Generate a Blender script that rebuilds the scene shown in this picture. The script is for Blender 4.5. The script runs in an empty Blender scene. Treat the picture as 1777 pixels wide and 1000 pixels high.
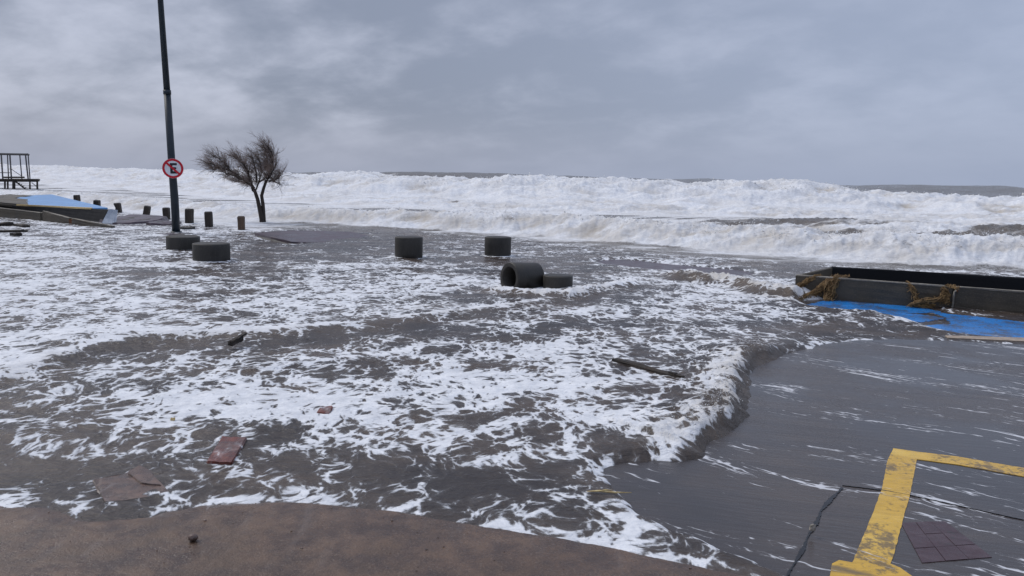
import bpy, bmesh, math, random
import numpy as np
from mathutils import Vector, Matrix
random.seed(7)
RNG = np.random.default_rng(11)
S = bpy.context.scene
C = S.collection
R = math.radians

# ------------------------------------------------------------------ camera
EYE = 1.7
F = 1300.0                                   # focal length in photo pixels (1777 wide)
PITCH = math.atan(189 / F)
ROLL = R(1.35)
fwd = np.array([0, math.cos(PITCH), -math.sin(PITCH)])
r0 = np.array([1.0, 0, 0]); u0 = np.cross(r0, fwd)
rgt = r0 * math.cos(ROLL) + u0 * math.sin(ROLL)
upv = -r0 * math.sin(ROLL) + u0 * math.cos(ROLL)
cam = bpy.data.cameras.new('camera')
cam.sensor_width = 36; cam.lens = 36 * F / 1777
cam.clip_start = 0.05; cam.clip_end = 20000
camo = bpy.data.objects.new('camera', cam); C.objects.link(camo)
M = Matrix(((rgt[0], upv[0], -fwd[0]), (rgt[1], upv[1], -fwd[1]), (rgt[2], upv[2], -fwd[2])))
camo.matrix_world = Matrix.Translation((0, 0, EYE)) @ M.to_4x4()
S.camera = camo

# ------------------------------------------------------------------ sky, sun, exposure
S.view_settings.view_transform = 'Standard'; S.view_settings.look = 'None'
S.view_settings.gamma = 1; S.view_settings.exposure = 0.13
S.view_settings.use_curve_mapping = False
SUN_EL, SUN_AZ = R(48), R(-62)
W = bpy.data.worlds.new('World'); S.world = W; W.use_nodes = True
nt = W.node_tree; nt.nodes.clear()


class NT:
    """small helper for building node trees"""
    def __init__(s, nt): s.nt = nt

    def n(s, t, **k):
        x = s.nt.nodes.new(t)
        for a, b in k.items(): setattr(x, a, b)
        return x

    def put(s, sock, v):
        if isinstance(v, bpy.types.NodeSocket): s.nt.links.new(v, sock)
        else: sock.default_value = v

    def math(s, op, a, b=0.0, c=None, clamp=False):
        x = s.n('ShaderNodeMath', operation=op, use_clamp=clamp)
        s.put(x.inputs[0], a); s.put(x.inputs[1], b)
        if c is not None: s.put(x.inputs[2], c)
        return x.outputs[0]

    def vmath(s, op, a, b=None, scale=None):
        x = s.n('ShaderNodeVectorMath', operation=op)
        s.put(x.inputs[0], a)
        if b is not None: s.put(x.inputs[1], b)
        if scale is not None: s.put(x.inputs['Scale'], scale)
        return x.outputs[0]

    def noise(s, vec, scale, detail=4, rough=0.55, dist=0.0, col=False, dim='3D'):
        x = s.n('ShaderNodeTexNoise', noise_dimensions=dim)
        s.put(x.inputs['Vector'], vec); s.put(x.inputs['Scale'], scale)
        x.inputs['Detail'].default_value = detail; x.inputs['Roughness'].default_value = rough
        x.inputs['Distortion'].default_value = dist
        return x.outputs['Color' if col else 'Fac']

    def voro(s, vec, scale, feature='DISTANCE_TO_EDGE', rnd=1.0, dim='2D'):
        x = s.n('ShaderNodeTexVoronoi', feature=feature, voronoi_dimensions=dim)
        s.put(x.inputs['Vector'], vec); s.put(x.inputs['Scale'], scale)
        x.inputs['Randomness'].default_value = rnd
        return x.outputs['Distance']

    def ramp(s, v, a, b, c=0.0, d=1.0, kind='SMOOTHSTEP'):
        x = s.n('ShaderNodeMapRange', interpolation_type=kind)
        s.put(x.inputs['Value'], v)
        for i, q in zip((1, 2, 3, 4), (a, b, c, d)): s.put(x.inputs[i], q)
        return x.outputs[0]

    def mix(s, f, a, b, mode='MIX'):
        x = s.n('ShaderNodeMix', data_type='RGBA', blend_type=mode)
        s.put(x.inputs[0], f)
        for sock, v in ((x.inputs[6], a), (x.inputs[7], b)):
            s.put(sock, v if isinstance(v, bpy.types.NodeSocket) else (*v[:3], 1))
        return x.outputs[2]

    def fmix(s, f, a, b):
        x = s.n('ShaderNodeMix', data_type='FLOAT')
        s.put(x.inputs[0], f); s.put(x.inputs[2], a); s.put(x.inputs[3], b)
        return x.outputs[0]

    def mapping(s, vec, scale=(1, 1, 1), rot=(0, 0, 0), loc=(0, 0, 0)):
        x = s.n('ShaderNodeMapping')
        s.put(x.inputs['Vector'], vec)
        x.inputs['Scale'].default_value = scale; x.inputs['Rotation'].default_value = rot
        x.inputs['Location'].default_value = loc
        return x.outputs[0]

    def smap(s, vec, deg, sx, sy):
        """pattern drawn out along the ground direction deg: turn first, then scale"""
        return s.vmath('MULTIPLY', s.mapping(vec, rot=(0, 0, R(-deg))), (sx, sy, 1))

    def bump(s, h, strength, dist, normal=None):
        x = s.n('ShaderNodeBump')
        s.put(x.inputs['Height'], h); s.put(x.inputs['Strength'], strength)
        x.inputs['Distance'].default_value = dist
        if normal is not None: s.put(x.inputs['Normal'], normal)
        return x.outputs[0]


k = NT(nt)
SKYS = 0.1
tc = k.n('ShaderNodeTexCoord')
sky = k.n('ShaderNodeTexSky', sky_type='NISHITA', sun_disc=False, sun_elevation=SUN_EL, sun_rotation=SUN_AZ,
          altitude=0, air_density=1.0, dust_density=3.0, ozone_density=1.0)
sep = k.n('ShaderNodeSeparateXYZ'); k.put(sep.inputs[0], tc.outputs['Generated'])
zz = k.math('ADD', k.math('MAXIMUM', sep.outputs[2], 0.0), 0.34)
comb = k.n('ShaderNodeCombineXYZ')
k.put(comb.inputs[0], k.math('DIVIDE', sep.outputs[0], zz)); k.put(comb.inputs[1], k.math('DIVIDE', sep.outputs[1], zz))
cp = k.mapping(comb.outputs[0], scale=(1, 1, 1), rot=(0, 0, R(25)), loc=(3.4, 1.7, 0))
big = k.noise(cp, 1.0, 3, 0.5, 0.2)
med = k.noise(k.mapping(cp, scale=(1, 1.25, 1)), 3.0, 8, 0.52, 0.2)
fine = k.noise(cp, 7.0, 6, 0.6, 0.1)
cl = k.math('ADD', k.math('MULTIPLY', big, 0.55), k.math('ADD', k.math('MULTIPLY', med, 0.6), k.math('MULTIPLY', fine, 0.20)))
# the cloud deck thickens to the left of the view and thins to an even veil on the right
side = k.ramp(sep.outputs[0], -0.35, 0.75, 0.0, 1.0)
lump = k.ramp(cl, 0.55, 0.86)
lump = k.fmix(k.math('MULTIPLY', side, 0.6), lump, 0.62)
elev = k.ramp(sep.outputs[2], 0.0, 0.22)
lump = k.fmix(k.ramp(sep.outputs[2], 0.01, 0.10, 0.8, 0.0), lump, 0.42)
dark = (2.25, 2.6, 3.5); lite = (4.8, 5.15, 6.35)
cc = k.mix(lump, dark, lite)
cc = k.mix(k.math('MULTIPLY', side, 0.45), cc, (3.6, 4.45, 6.3))
zen = k.ramp(sep.outputs[2], 0.25, 1.0, 1.0, 1.75)       # an overcast sky is brighter overhead
cc = k.vmath('SCALE', cc, scale=zen)
fin = k.mix(0.10, cc, sky.outputs[0])
bg = k.n('ShaderNodeBackground'); k.put(bg.inputs[0], fin); bg.inputs[1].default_value = SKYS
out = k.n('ShaderNodeOutputWorld'); nt.links.new(bg.outputs[0], out.inputs[0])

sl = bpy.data.lights.new('sun', 'SUN'); sl.energy = 1.5; sl.angle = R(24); sl.color = (1, 0.95, 0.87)
so = bpy.data.objects.new('sun', sl); C.objects.link(so)
so.rotation_euler = Vector((math.sin(SUN_AZ) * math.cos(SUN_EL), math.cos(SUN_AZ) * math.cos(SUN_EL), math.sin(SUN_EL))).to_track_quat('Z', 'Y').to_euler()


# ------------------------------------------------------------------ helpers
def ray(x, y): return fwd + rgt * (x - 888.5) / F - upv * (y - 500) / F


def at(x, y, z=0.0):
    """ground point (height z) seen at a photo pixel"""
    d = ray(x, y); t = (z - EYE) / d[2]; p = d * t
    return Vector((p[0], p[1], p[2] + EYE))


def atd(x, y, Y):
    """point at forward distance Y seen at a photo pixel"""
    d = ray(x, y); p = d * (Y / d[1])
    return Vector((p[0], p[1], p[2] + EYE))


def tag(o, label=None, cat=None, group=None, kind=None):
    if label: o['label'] = label
    if cat: o['category'] = cat
    if group: o['group'] = group
    if kind: o['kind'] = kind
    return o


def empty(name, loc, rz=0.0):
    o = bpy.data.objects.new(name, None); C.objects.link(o)
    o.location = loc; o.rotation_euler = (0, 0, rz); o.empty_display_size = 0.1
    return o


def mesh_obj(name, verts, faces, mat, parent=None, smooth=False):
    """verts in the parent's local frame"""
    me = bpy.data.meshes.new(name); me.from_pydata([tuple(v) for v in verts], [], faces); me.update()
    if smooth: me.polygons.foreach_set('use_smooth', [True] * len(me.polygons))
    me.materials.append(mat)
    o = bpy.data.objects.new(name, me); C.objects.link(o)
    if parent is not None: o.parent = parent
    return o


def bm_obj(name, bm, mat, parent=None, smooth=False):
    me = bpy.data.meshes.new(name); bm.normal_update(); bm.to_mesh(me); bm.free()
    if smooth: me.polygons.foreach_set('use_smooth', [True] * len(me.polygons))
    me.materials.append(mat)
    o = bpy.data.objects.new(name, me); C.objects.link(o)
    if parent is not None: o.parent = parent
    return o


def jitter(bm, amp, seed=0):
    rr = random.Random(seed)
    for v in bm.verts:
        v.co += Vector((rr.uniform(-1, 1), rr.uniform(-1, 1), rr.uniform(-1, 1))) * amp


def prism(bm, quad, down):
    """closed block: quad = list of top points, down = vector(s) to the bottom points"""
    if isinstance(down, Vector): down = [down] * len(quad)
    t = [bm.verts.new(q) for q in quad]; b = [bm.verts.new(Vector(q) + d) for q, d in zip(quad, down)]
    n = len(quad)
    fs = [bm.faces.new(t), bm.faces.new(b[::-1])]
    for i in range(n): fs.append(bm.faces.new((t[i], b[i], b[(i + 1) % n], t[(i + 1) % n])))
    bmesh.ops.recalc_face_normals(bm, faces=fs)
    return fs


def rough_block(name, quad, down, mat, parent=None, cuts=3, amp=0.01, bevel=0.012, seed=1):
    bm = bmesh.new(); prism(bm, quad, down)
    if bevel: bmesh.ops.bevel(bm, geom=bm.edges[:], offset=bevel, segments=2, affect='EDGES')
    if cuts: bmesh.ops.subdivide_edges(bm, edges=[e for e in bm.edges if e.calc_length() > bevel * 4], cuts=cuts, use_grid_fill=True)
    jitter(bm, amp, seed)
    return bm_obj(name, bm, mat, parent)


def tube(bm, pts, rads, sides=8, cap=True):
    pts = [Vector(p) for p in pts]; rings = []
    up = Vector((0.3, 1, 0.2)).normalized()
    for i, p in enumerate(pts):
        d = (pts[min(i + 1, len(pts) - 1)] - pts[max(i - 1, 0)]).normalized()
        a = d.cross(up)
        if a.length < 1e-3: a = d.cross(Vector((1, 0, 0)))
        a.normalize(); b = d.cross(a)
        r = rads[i] if isinstance(rads, (list, tuple)) else rads
        rings.append([bm.verts.new(p + a * math.cos(2 * math.pi * j / sides) * r + b * math.sin(2 * math.pi * j / sides) * r) for j in range(sides)])
    for q in range(len(rings) - 1):
        for j in range(sides):
            bm.faces.new((rings[q][j], rings[q][(j + 1) % sides], rings[q + 1][(j + 1) % sides], rings[q + 1][j]))
    if cap:
        bm.faces.new(rings[0][::-1]); bm.faces.new(rings[-1])


def lathe(bm, prof, sides=48, axis=None, ring=False):
    """prof = [(r, z)...] revolved round z; closed when ring"""
    rings = [[bm.verts.new((r * math.cos(2 * math.pi * j / sides), r * math.sin(2 * math.pi * j / sides), z)) for j in range(sides)] for r, z in prof]
    n = len(rings)
    for q in range(n if ring else n - 1):
        a, b = rings[q], rings[(q + 1) % n]
        for j in range(sides): bm.faces.new((a[j], a[(j + 1) % sides], b[(j + 1) % sides], b[j]))
    if not ring:
        bm.faces.new(rings[0][::-1]); bm.faces.new(rings[-1])
    bmesh.ops.recalc_face_normals(bm, faces=bm.faces[:])


# ------------------------------------------------------------------ numpy noise and line helpers
PERM = RNG.permutation(256)
GA = RNG.uniform(0, 2 * np.pi, 256); GX, GY = np.cos(GA), np.sin(GA)


def perlin(x, y, seed=0):
    x = x + seed * 17.31; y = y - seed * 9.77
    xi = np.floor(x).astype(np.int64); yi = np.floor(y).astype(np.int64)
    xf = x - xi; yf = y - yi
    u = xf * xf * xf * (xf * (xf * 6 - 15) + 10); v = yf * yf * yf * (yf * (yf * 6 - 15) + 10)

    def g(ix, iy, dx, dy):
        h = PERM[(PERM[ix & 255] + iy) & 255]
        return GX[h] * dx + GY[h] * dy
    a = g(xi, yi, xf, yf); b = g(xi + 1, yi, xf - 1, yf)
    c = g(xi, yi + 1, xf, yf - 1); d = g(xi + 1, yi + 1, xf - 1, yf - 1)
    return (a + u * (b - a) + v * ((c + u * (d - c)) - (a + u * (b - a)))) * 1.5


def fbm(x, y, o=4, g=0.5, seed=0):
    s = 0; a = 1; t = 0
    for i in range(o):
        s = s + a * perlin(x, y, seed + i); t += a; a *= g; x = x * 2.03; y = y * 2.03
    return s / t


def billow(x, y, o=4, g=0.5, seed=0):
    s = 0; a = 1; t = 0
    for i in range(o):
        s = s + a * (1 - 2 * np.abs(perlin(x, y, seed + i)) ** 0.8); t += a; a *= g; x = x * 2.1; y = y * 2.1
    return -s / t * -1


def sst(a, b, x):
    t = np.clip((x - a) / (b - a), 0, 1); return t * t * (3 - 2 * t)


def seg_dist(X, Y, pts):
    """unsigned distance to a polyline, signed by the side of the nearest segment (left = +), and the arc parameter"""
    best = np.full(X.shape, 1e9); sg = np.ones(X.shape); arc = np.zeros(X.shape); L = 0
    for i, ((ax, ay), (bx, by)) in enumerate(zip(pts[:-1], pts[1:])):
        dx, dy = bx - ax, by - ay; l = math.hypot(dx, dy)
        t = ((X - ax) * dx + (Y - ay) * dy) / (l * l)
        tc_ = np.clip(t, 0, 1)
        d = np.hypot(X - ax - tc_ * dx, Y - ay - tc_ * dy)
        m = d < best
        best = np.where(m, d, best); arc = np.where(m, L + tc_ * l, arc)
        sg = np.where(m, np.sign(dx * (Y - ay) - dy * (X - ax)), sg); L += l
    return best, sg, arc


def P2(l, z=0.0): return [(at(x, y, z).x, at(x, y, z).y) for x, y in l]


def smooth_line(pts, n=2):
    for _ in range(n):
        q = [pts[0]]
        for a, b in zip(pts[:-1], pts[1:]):
            q += [(a[0] * .75 + b[0] * .25, a[1] * .75 + b[1] * .25), (a[0] * .25 + b[0] * .75, a[1] * .25 + b[1] * .75)]
        pts = q + [pts[-1]]
    return pts


# ------------------------------------------------------------------ lines of the water's edge and of its waves (ground coordinates)
EDGE = [(-80, 95)] + P2([(20, 342), (206, 371), (328, 388), (419, 402), (560, 398), (700, 402), (1000, 428), (1240, 452), (1500, 468)]) + [(14, 15.2), (40, 8), (90, -20)]
FRONT = smooth_line([(14, 7.0)] + P2([(1777, 600), (1640, 592), (1500, 588), (1400, 605), (1325, 632), (1296, 662), (1310, 690), (1290, 740), (1215, 775), (1215, 800), (1150, 800), (1060, 806),
                        (1040, 830), (1090, 875), (1200, 935), (1330, 985), (1500, 1040)]) + [(1.6, 2.2)], 2)
SHORE = [(-9, 3.9), (-4, 3.6)] + P2([(0, 885), (90, 888), (160, 912), (260, 905), (350, 884), (480, 882), (620, 893), (760, 913), (900, 937), (1100, 972), (1240, 1003)]) + [(2.2, 2.55), (6, 1.2)]
RIDGE = smooth_line([(-6, 4.6)] + P2([(0, 668), (110, 628), (200, 603), (300, 592), (420, 588), (560, 580), (720, 562), (850, 545), (960, 528)]))
RIDGE2 = smooth_line(P2([(560, 640), (700, 625), (830, 600), (960, 560), (1100, 535)]))
SPLASH = smooth_line(P2([(1190, 486), (1235, 492), (1290, 502), (1330, 512), (1390, 520)]))
BORE1 = smooth_line([(-42, 52)] + P2([(250, 372), (480, 386), (700, 399), (860, 408), (1000, 420), (1200, 437), (1300, 443), (1500, 460), (1777, 474)]) + [(26, 14), (60, 8)])
BORE1B = smooth_line([(6, 28), (10, 25.5), (16, 22.5), (30, 19), (60, 12)])
MID = smooth_line([(-90, 110), (-52, 80), (-30, 62), (-16, 45), (-7, 39), (4, 36), (14, 35), (30, 31), (60, 18)])
BREAK = smooth_line([(-140, 150), (-66, 98), (-38, 74), (-22, 58), (-10, 48), (0, 44), (10, 44), (22, 42), (34, 37), (60, 30), (90, 22)])

# foam density (0-9) read off the photograph on a lattice of ground points
BCOL = [(at(x_, y_).x, at(x_, y_).y + r_, r_) for x_, y_, r_ in ((306, 439, .33), (355, 459, .34), (706, 453, .29), (863, 449, .29), (969, 511, .23))]
BLUEP = [(P2([(1455, 529), (1520, 531), (1560, 537)]), .55), (P2([(1560, 545), (1620, 556)]), .30), (P2([(1690, 563), (1777, 572), (1960, 595)]), .72), (P2([(1085, 457), (1150, 464), (1250, 473)]), .62)]
COLS = [-150, 0, 100, 200, 300, 400, 500, 600, 700, 800, 900, 1000, 1100, 1200, 1300, 1400, 1500, 1600, 1777]
ROWS = {
 410: '6666664115579999999', 430: '7777544334455599999', 450: '7787644543323644588', 470: '7776556876544712355',
 490: '7776545788777886322', 510: '7776666766655676411', 530: '7777768754455665421', 560: '8888877545556765551',
 590: '8886654456666655210', 620: '7775556567777657500', 650: '6655665677766655700', 690: '6666788977776556000',
 730: '6667899877787762000', 770: '6665556788756764000', 810: '5454444545554311000', 850: '4444444444455210000',
 885: '6666654444577200000', 920: '2222222222468410000', 960: '2222222222458641000', 1000: '2222222222456631000'}
DP = []
for yy, s in ROWS.items():
    s = (s + '0' * 19)[:19]
    for xx, ch in zip(COLS, s):
        p = at(xx, yy); DP.append((p.x, p.y, 0.042 * p.y + .02, 0.0085 * p.y * p.y + .02, int(ch) / 9))


def density(X0, Y0):
    out = np.full(X0.shape, .8, np.float32); m = (np.hypot(X0, Y0) < 40) & (np.abs(X0) < Y0 * 1.1)
    out[m] = density_(X0[m], Y0[m])
    return out


def density_(X, Y):
    num = np.zeros(X.shape, np.float32); den = np.full(X.shape, 1e-6, np.float32)
    X = X.astype(np.float32); Y = Y.astype(np.float32)
    for px, py, sx, sy, d in DP:
        w = np.exp(-0.5 * (((X - px) / sx) ** 2 + ((Y - py) / sy) ** 2))
        num += w * d; den += w
    return num / den


def front_sd(X, Y):
    d, s, a = seg_dist(X, Y, FRONT)
    return -d * s, a        # + on the flooded side


def water(X, Y):
    """height, foam density, cream tint, seaward flag of the water surface"""
    n1 = fbm(X / 2.6, Y / 2.6, 3, seed=1); n2 = fbm(X / .7, Y / .7, 3, seed=5)
    e, es, _ = seg_dist(X, Y, EDGE); e = e * es                       # + seaward
    sea = e > 0
    # --- flood over the promenade
    ar = X * 0.35 + Y; 
    rip = fbm(X / 0.55 + 0.3 * n1, Y / .34, 3, .55, seed=9)
    small = 1 - 2 * np.abs(fbm(X / .22, Y / .15, 3, .6, seed=14))
    calm = sst(3.6, 5.2, Y)
    h = 0.040 + 0.012 * n1 * calm + (0.004 + 0.014 * calm) * rip + (0.0015 + 0.006 * calm) * small
    cream = np.zeros(X.shape); foam = density(X, Y)
    foam = .075 + foam * 1.02 + 0.30 * fbm(X / 1.5, Y / .8, 4, seed=21) + .30 * calm * fbm((X + .4 * Y) / 4.5, (Y - .2 * X) / 1.3, 3, seed=23)
    # main ridge
    d, s, a = seg_dist(X + .12 * n2, Y + .12 * n2, RIDGE)
    t = -d * s                                                        # + on the camera side
    amp = (0.075 - 0.003 * a) * (1 - sst(11, 14, a)) * (0.8 + .4 * fbm(X / .9, Y / .9, 2, seed=31))
    prof = np.where(t > 0, np.exp(-(t / .22) ** 2), np.exp(-(t / .9) ** 2))
    h = h + amp * prof
    foam = np.where((t > .04) & (t < .75), foam * (1 - .16 * sst(.04, .16, t) * (1 - sst(.45, .75, t))), foam)
    foam = foam + .35 * np.exp(-((t + .05) / .07) ** 2) * (1 - sst(10, 14, a))
    cream = cream + .35 * np.exp(-((t - .12) / .2) ** 2)
    d, s, a = seg_dist(X + .15 * n2, Y + .15 * n2, RIDGE2); t = -d * s
    h = h + .03 * np.where(t > 0, np.exp(-(t / .25) ** 2), np.exp(-(t / .7) ** 2)) * (.7 + .8 * n1)
    foam = foam - .08 * np.exp(-((t - .2) / .2) ** 2) + .15 * np.exp(-((t + .05) / .1) ** 2)
    # splash round the fallen pipe and against the trough
    lob = billow(X / .35, Y / .3, 3, seed=41)
    d, s, a = seg_dist(X + .1 * n2, Y + .1 * n2, SPLASH); t = -d * s
    h = h + (.10 + .08 * lob) * np.where(t > 0, np.exp(-(t / .28) ** 2), np.exp(-(t / .5) ** 2))
    cream = cream + 1.0 * np.exp(-((t - .1) / .35) ** 2) + .0
    foam = foam + .30 * np.exp(-((t + .1) / .3) ** 2) - .25 * np.exp(-((t - .25) / .2) ** 2)
    PL = P2([(868, 512), (900, 516), (940, 520), (990, 519), (1030, 508), (1090, 500)])
    d, s, a = seg_dist(X + .08 * n2, Y + .08 * n2, PL); t = -d * s
    h = h + (.05 + .05 * lob) * np.where(t > 0, np.exp(-(t / .18) ** 2), np.exp(-(t / .3) ** 2))
    foam = foam + .5 * np.exp(-((t) / .12) ** 2) - .15 * np.exp(-((t - .3) / .15) ** 2)
    cream = cream + .5 * np.exp(-((t - .1) / .25) ** 2)
    for bx, by, br in BCOL:
        d = np.hypot(X - bx, Y - by) - br + .04 * n2
        g_ = np.exp(-((d - .02) / .09) ** 2)
        foam = foam + .5 * g_ * (.8 + .8 * n2); h = h + .012 * g_
    # advancing edge over the car park
    jag = .10 * fbm(X / .5, Y / .5, 3, .5, seed=51) + .02 * fbm(X / .12, Y / .12, 2, seed=55)
    sd, a = front_sd(X, Y); L0 = a
    sdj = sd + jag
    tot = 0
    px = [at(1400, 605), at(1060, 806)]
    _, _, a1 = seg_dist(np.array([px[0].x]), np.array([px[0].y]), FRONT); _, _, a2 = seg_dist(np.array([px[1].x]), np.array([px[1].y]), FRONT)
    hot = sst(a1[0] - .4, a1[0] + 1.0, a) * (1 - sst(a2[0] - 1.0, a2[0] + .1, a))
    lump = billow(X / .17, Y / .15, 3, .55, seed=61)
    crest = np.where(sdj > .17, np.exp(-((sdj - .17) / .42) ** 2), sst(-.02, .17, sdj))
    h = h * (1 - .75 * sst(2.7, 3.6, X) * (1 - sst(.8, 1.8, sd)))
    h = h * sst(-.02, .12 + .0 * X, sdj) + hot * (.062 + .030 * lump * sst(.05, .2, sdj) + .07 * n1) * crest
    h = h - .03 * (1 - sst(-.06, .03, sdj))
    foam = foam + hot * ((.24 + .6 * fbm(X / .5, Y / .5, 3, seed=57)) * np.exp(-((sdj - .22) / .15) ** 2) - .75 * (1 - sst(.02, .12, sdj)) * (.7 + .8 * fbm(X / .35, Y / .35, 3, seed=58)))
    edge_foam = .30 * np.exp(-((sdj - .04) / .05) ** 2) * (1 - hot)
    foam = foam + edge_foam
    cream = cream + hot * .75 * np.exp(-((sdj - .12) / .25) ** 2)
    # thin at the sidewalk
    d, s, a = seg_dist(X, Y, SHORE); t = d * s
    foam = foam + .22 * np.exp(-((t - .02) / .05) ** 2)
    # the promenade strip that shoulders out of the flood
    # --- open sea
    hs = 0.04 + .0 * X
    far = np.hypot(X, Y)
    wob = 1.2 * fbm(X / 7, Y / 7, 3, seed=71)
    tb1 = billow(X / 1.7, Y / 1.3, 5, .55, seed=75); tb2 = billow(X / 3.8, Y / 3.0, 5, .55, seed=81)
    tb3 = billow(X / .45, Y / .4, 3, .6, seed=85)
    base = .05 + .06 * fbm(X / 2.2, Y / 1.2, 4, seed=90)

    def bore(line, wob, hgt, w1, back, bw):
        d, s, a = seg_dist(X, Y, line); t = d * s + wob
        return hgt * sst(0, w1, t) * (1 - (1 - back) * sst(w1, w1 + bw, t)), t, sst(-.3, w1 * .5, t) * (1 - sst(w1, w1 + bw * .6, t))
    b1, t1, z1 = bore(BORE1, .6 * wob + .35 * n1, .40, 1.4, .15, 3.6)
    b1 = b1 * (0.75 + .35 * sst(-8, 2, X))
    b2, t2, z2 = bore(BORE1B, .6 * wob, .30, 2.5, .2, 6)
    b2 = b2 * sst(4, 12, X); z2 = z2 * sst(4, 12, X)
    b3, t3, z3 = bore(MID, 1.3 * wob, .20, 3.5, .45, 6)
    b4, t4, z4 = bore(BREAK, 2.6 * wob, 1.0, 9.5, .45, 16)
    lf2_ = 1 - sst(-.5, -.1, X / np.maximum(far, 1))
    pro = 1.36 - .12 * lf2_ + .46 * fbm(X / 11, Y / 16, 3, seed=99)
    # the breaker is lower at the far right of the bay
    pro = pro * (1 - .36 * sst(.33, .48, X / np.maximum(Y, 1)))
    b4 = b4 * pro
    # swell lines farther out
    q = Y + .34 * X
    sw = np.zeros(X.shape); lf2 = 1 - sst(-.5, -.1, X / np.maximum(far, 1))
    for c0, wd, hh, sdv in ((92, 14, .55, 3), (124, 16, 1.45, 13), (165, 20, 1.15, 23), (225, 26, 1.2, 33), (320, 36, .9, 43), (450, 50, .8, 53), (640, 70, .8, 63)):
        qq = q + 9 * fbm(X / 45, Y / 45, 2, seed=sdv)
        sw = np.maximum(sw, hh * (1 + .35 * fbm(X / 20, Y / 20, 2, seed=sdv + 1)) * np.exp(-((qq - c0) / wd) ** 2 * 2.2))
    swz = sst(70, 100, far)
    chop = fbm(X / 6, Y / 3, 4, .5, seed=111)
    hsea = base + b1 + b2 + b3 + b4 + swz * (sw * (1 - .38 * lf2) + .12 * chop)
    hsea = hsea + z1 * (.22 * tb1 + .07 * tb3) + z2 * (.20 * tb1 + .04 * tb3) + z3 * (.22 * tb1 + .1 * tb2) + z4 * (.42 * tb2 + .16 * tb1)
    hsea = hsea + (z3 + z4 + .4 * z2) * .30 * fbm((X + .35 * Y) / 6.5, (Y + .2 * n1) / 1.9, 3, seed=95)
    hsea = hsea * (1 - .75 * sst(1500, 4000, far)) 
    fsea = 1.22 + .15 * fbm(X / 4, Y / 2.2, 3, seed=121)
    st = fbm(X / 5.5, Y / 2.4, 3, seed=131)
    flat = sst(3.2, 5, t1) * (1 - sst(-2, 1, t3)) + .8 * sst(8, 10, t3) * (1 - sst(-3, 0, t4))
    st2 = fbm((X + .3 * Y) / 3.2, Y / .8, 3, seed=133)
    fsea = fsea - .46 * flat * (0.9 + 2.4 * st + 1.1 * st2)
    fsea = fsea - .32 * (z1 + z2) * sst(.05, .6, fbm(X / 1.2, Y / .9, 3, seed=141)) - .6 * z3 * sst(.15, .6, fbm(X / 2.2, Y / 1.6, 3, seed=145)) - .5 * z4 * sst(.3, .7, fbm(X / 4, Y / 3, 3, seed=146))
    fsea = fsea + .12 * (z4 + z3)
    fsea = fsea - .62 * (1 - sst(-.2, .3, t1)) * (.98 + .9 * fbm(X / 2.5, Y / 1.2, 3, seed=149)) * (.45 + .55 * sst(-.42, -.2, X / np.maximum(Y, 1)))
    lft = 1 - sst(-.50, -.22, X / np.maximum(far, 1))
    out_ = sst(72, 92, far - 60 * lft - 6 * fbm(X / 12, Y / 12, 2, seed=151)) 
    caps = sst(.1, .55, fbm(X / 14, Y / 7, 4, .6, seed=161))
    left = 1 - sst(-.45, .05, X / np.maximum(far, 1))
    fsea = fsea * (1 - out_) + out_ * (.12 + .62 * caps + .30 * left)
    csea = .26 + .85 * (z1 + z2) * (.7 - .6 * tb1) + .6 * z3 * (.6 - .6 * tb1) + .75 * z4 * sst(.5, -.3, tb2) + .15 * fbm(X / 6, Y / 3, 2, seed=171)  # sediment cream, deeper in billow hollows; surf shading put into the tint too
    w = sst(-.6, .9, e + .5 * n1)
    H_ = h * (1 - w) + hsea * w
    Fm = foam * (1 - w) + fsea * w
    Cm = cream * (1 - w) + csea * w
    for BP, rad_ in BLUEP:
        d, s, a = seg_dist(X + .05 * n2, Y + .05 * n2, BP)
        g_ = 1 - sst(rad_ * .8, rad_ * 1.25, d)
        H_ = H_ * (1 - g_) - .012 * g_
        Fm = Fm + .30 * np.exp(-((d - rad_ * 1.15) / .05) ** 2) * (d > rad_)
    dist = out_ * w
    dist = np.maximum(dist, .75 * w)
    return H_, np.clip(Fm, -.4, 1.8), np.clip(Cm, 0, 1), sea, sd, dist


# ------------------------------------------------------------------ materials
def base_mat(name):
    m = bpy.data.materials.new(name); m.use_nodes = True
    nt = m.node_tree; nt.nodes.clear()
    q = NT(nt); b = q.n('ShaderNodeBsdfPrincipled'); o = q.n('ShaderNodeOutputMaterial')
    nt.links.new(b.outputs[0], o.inputs[0])
    return m, q, b


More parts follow.
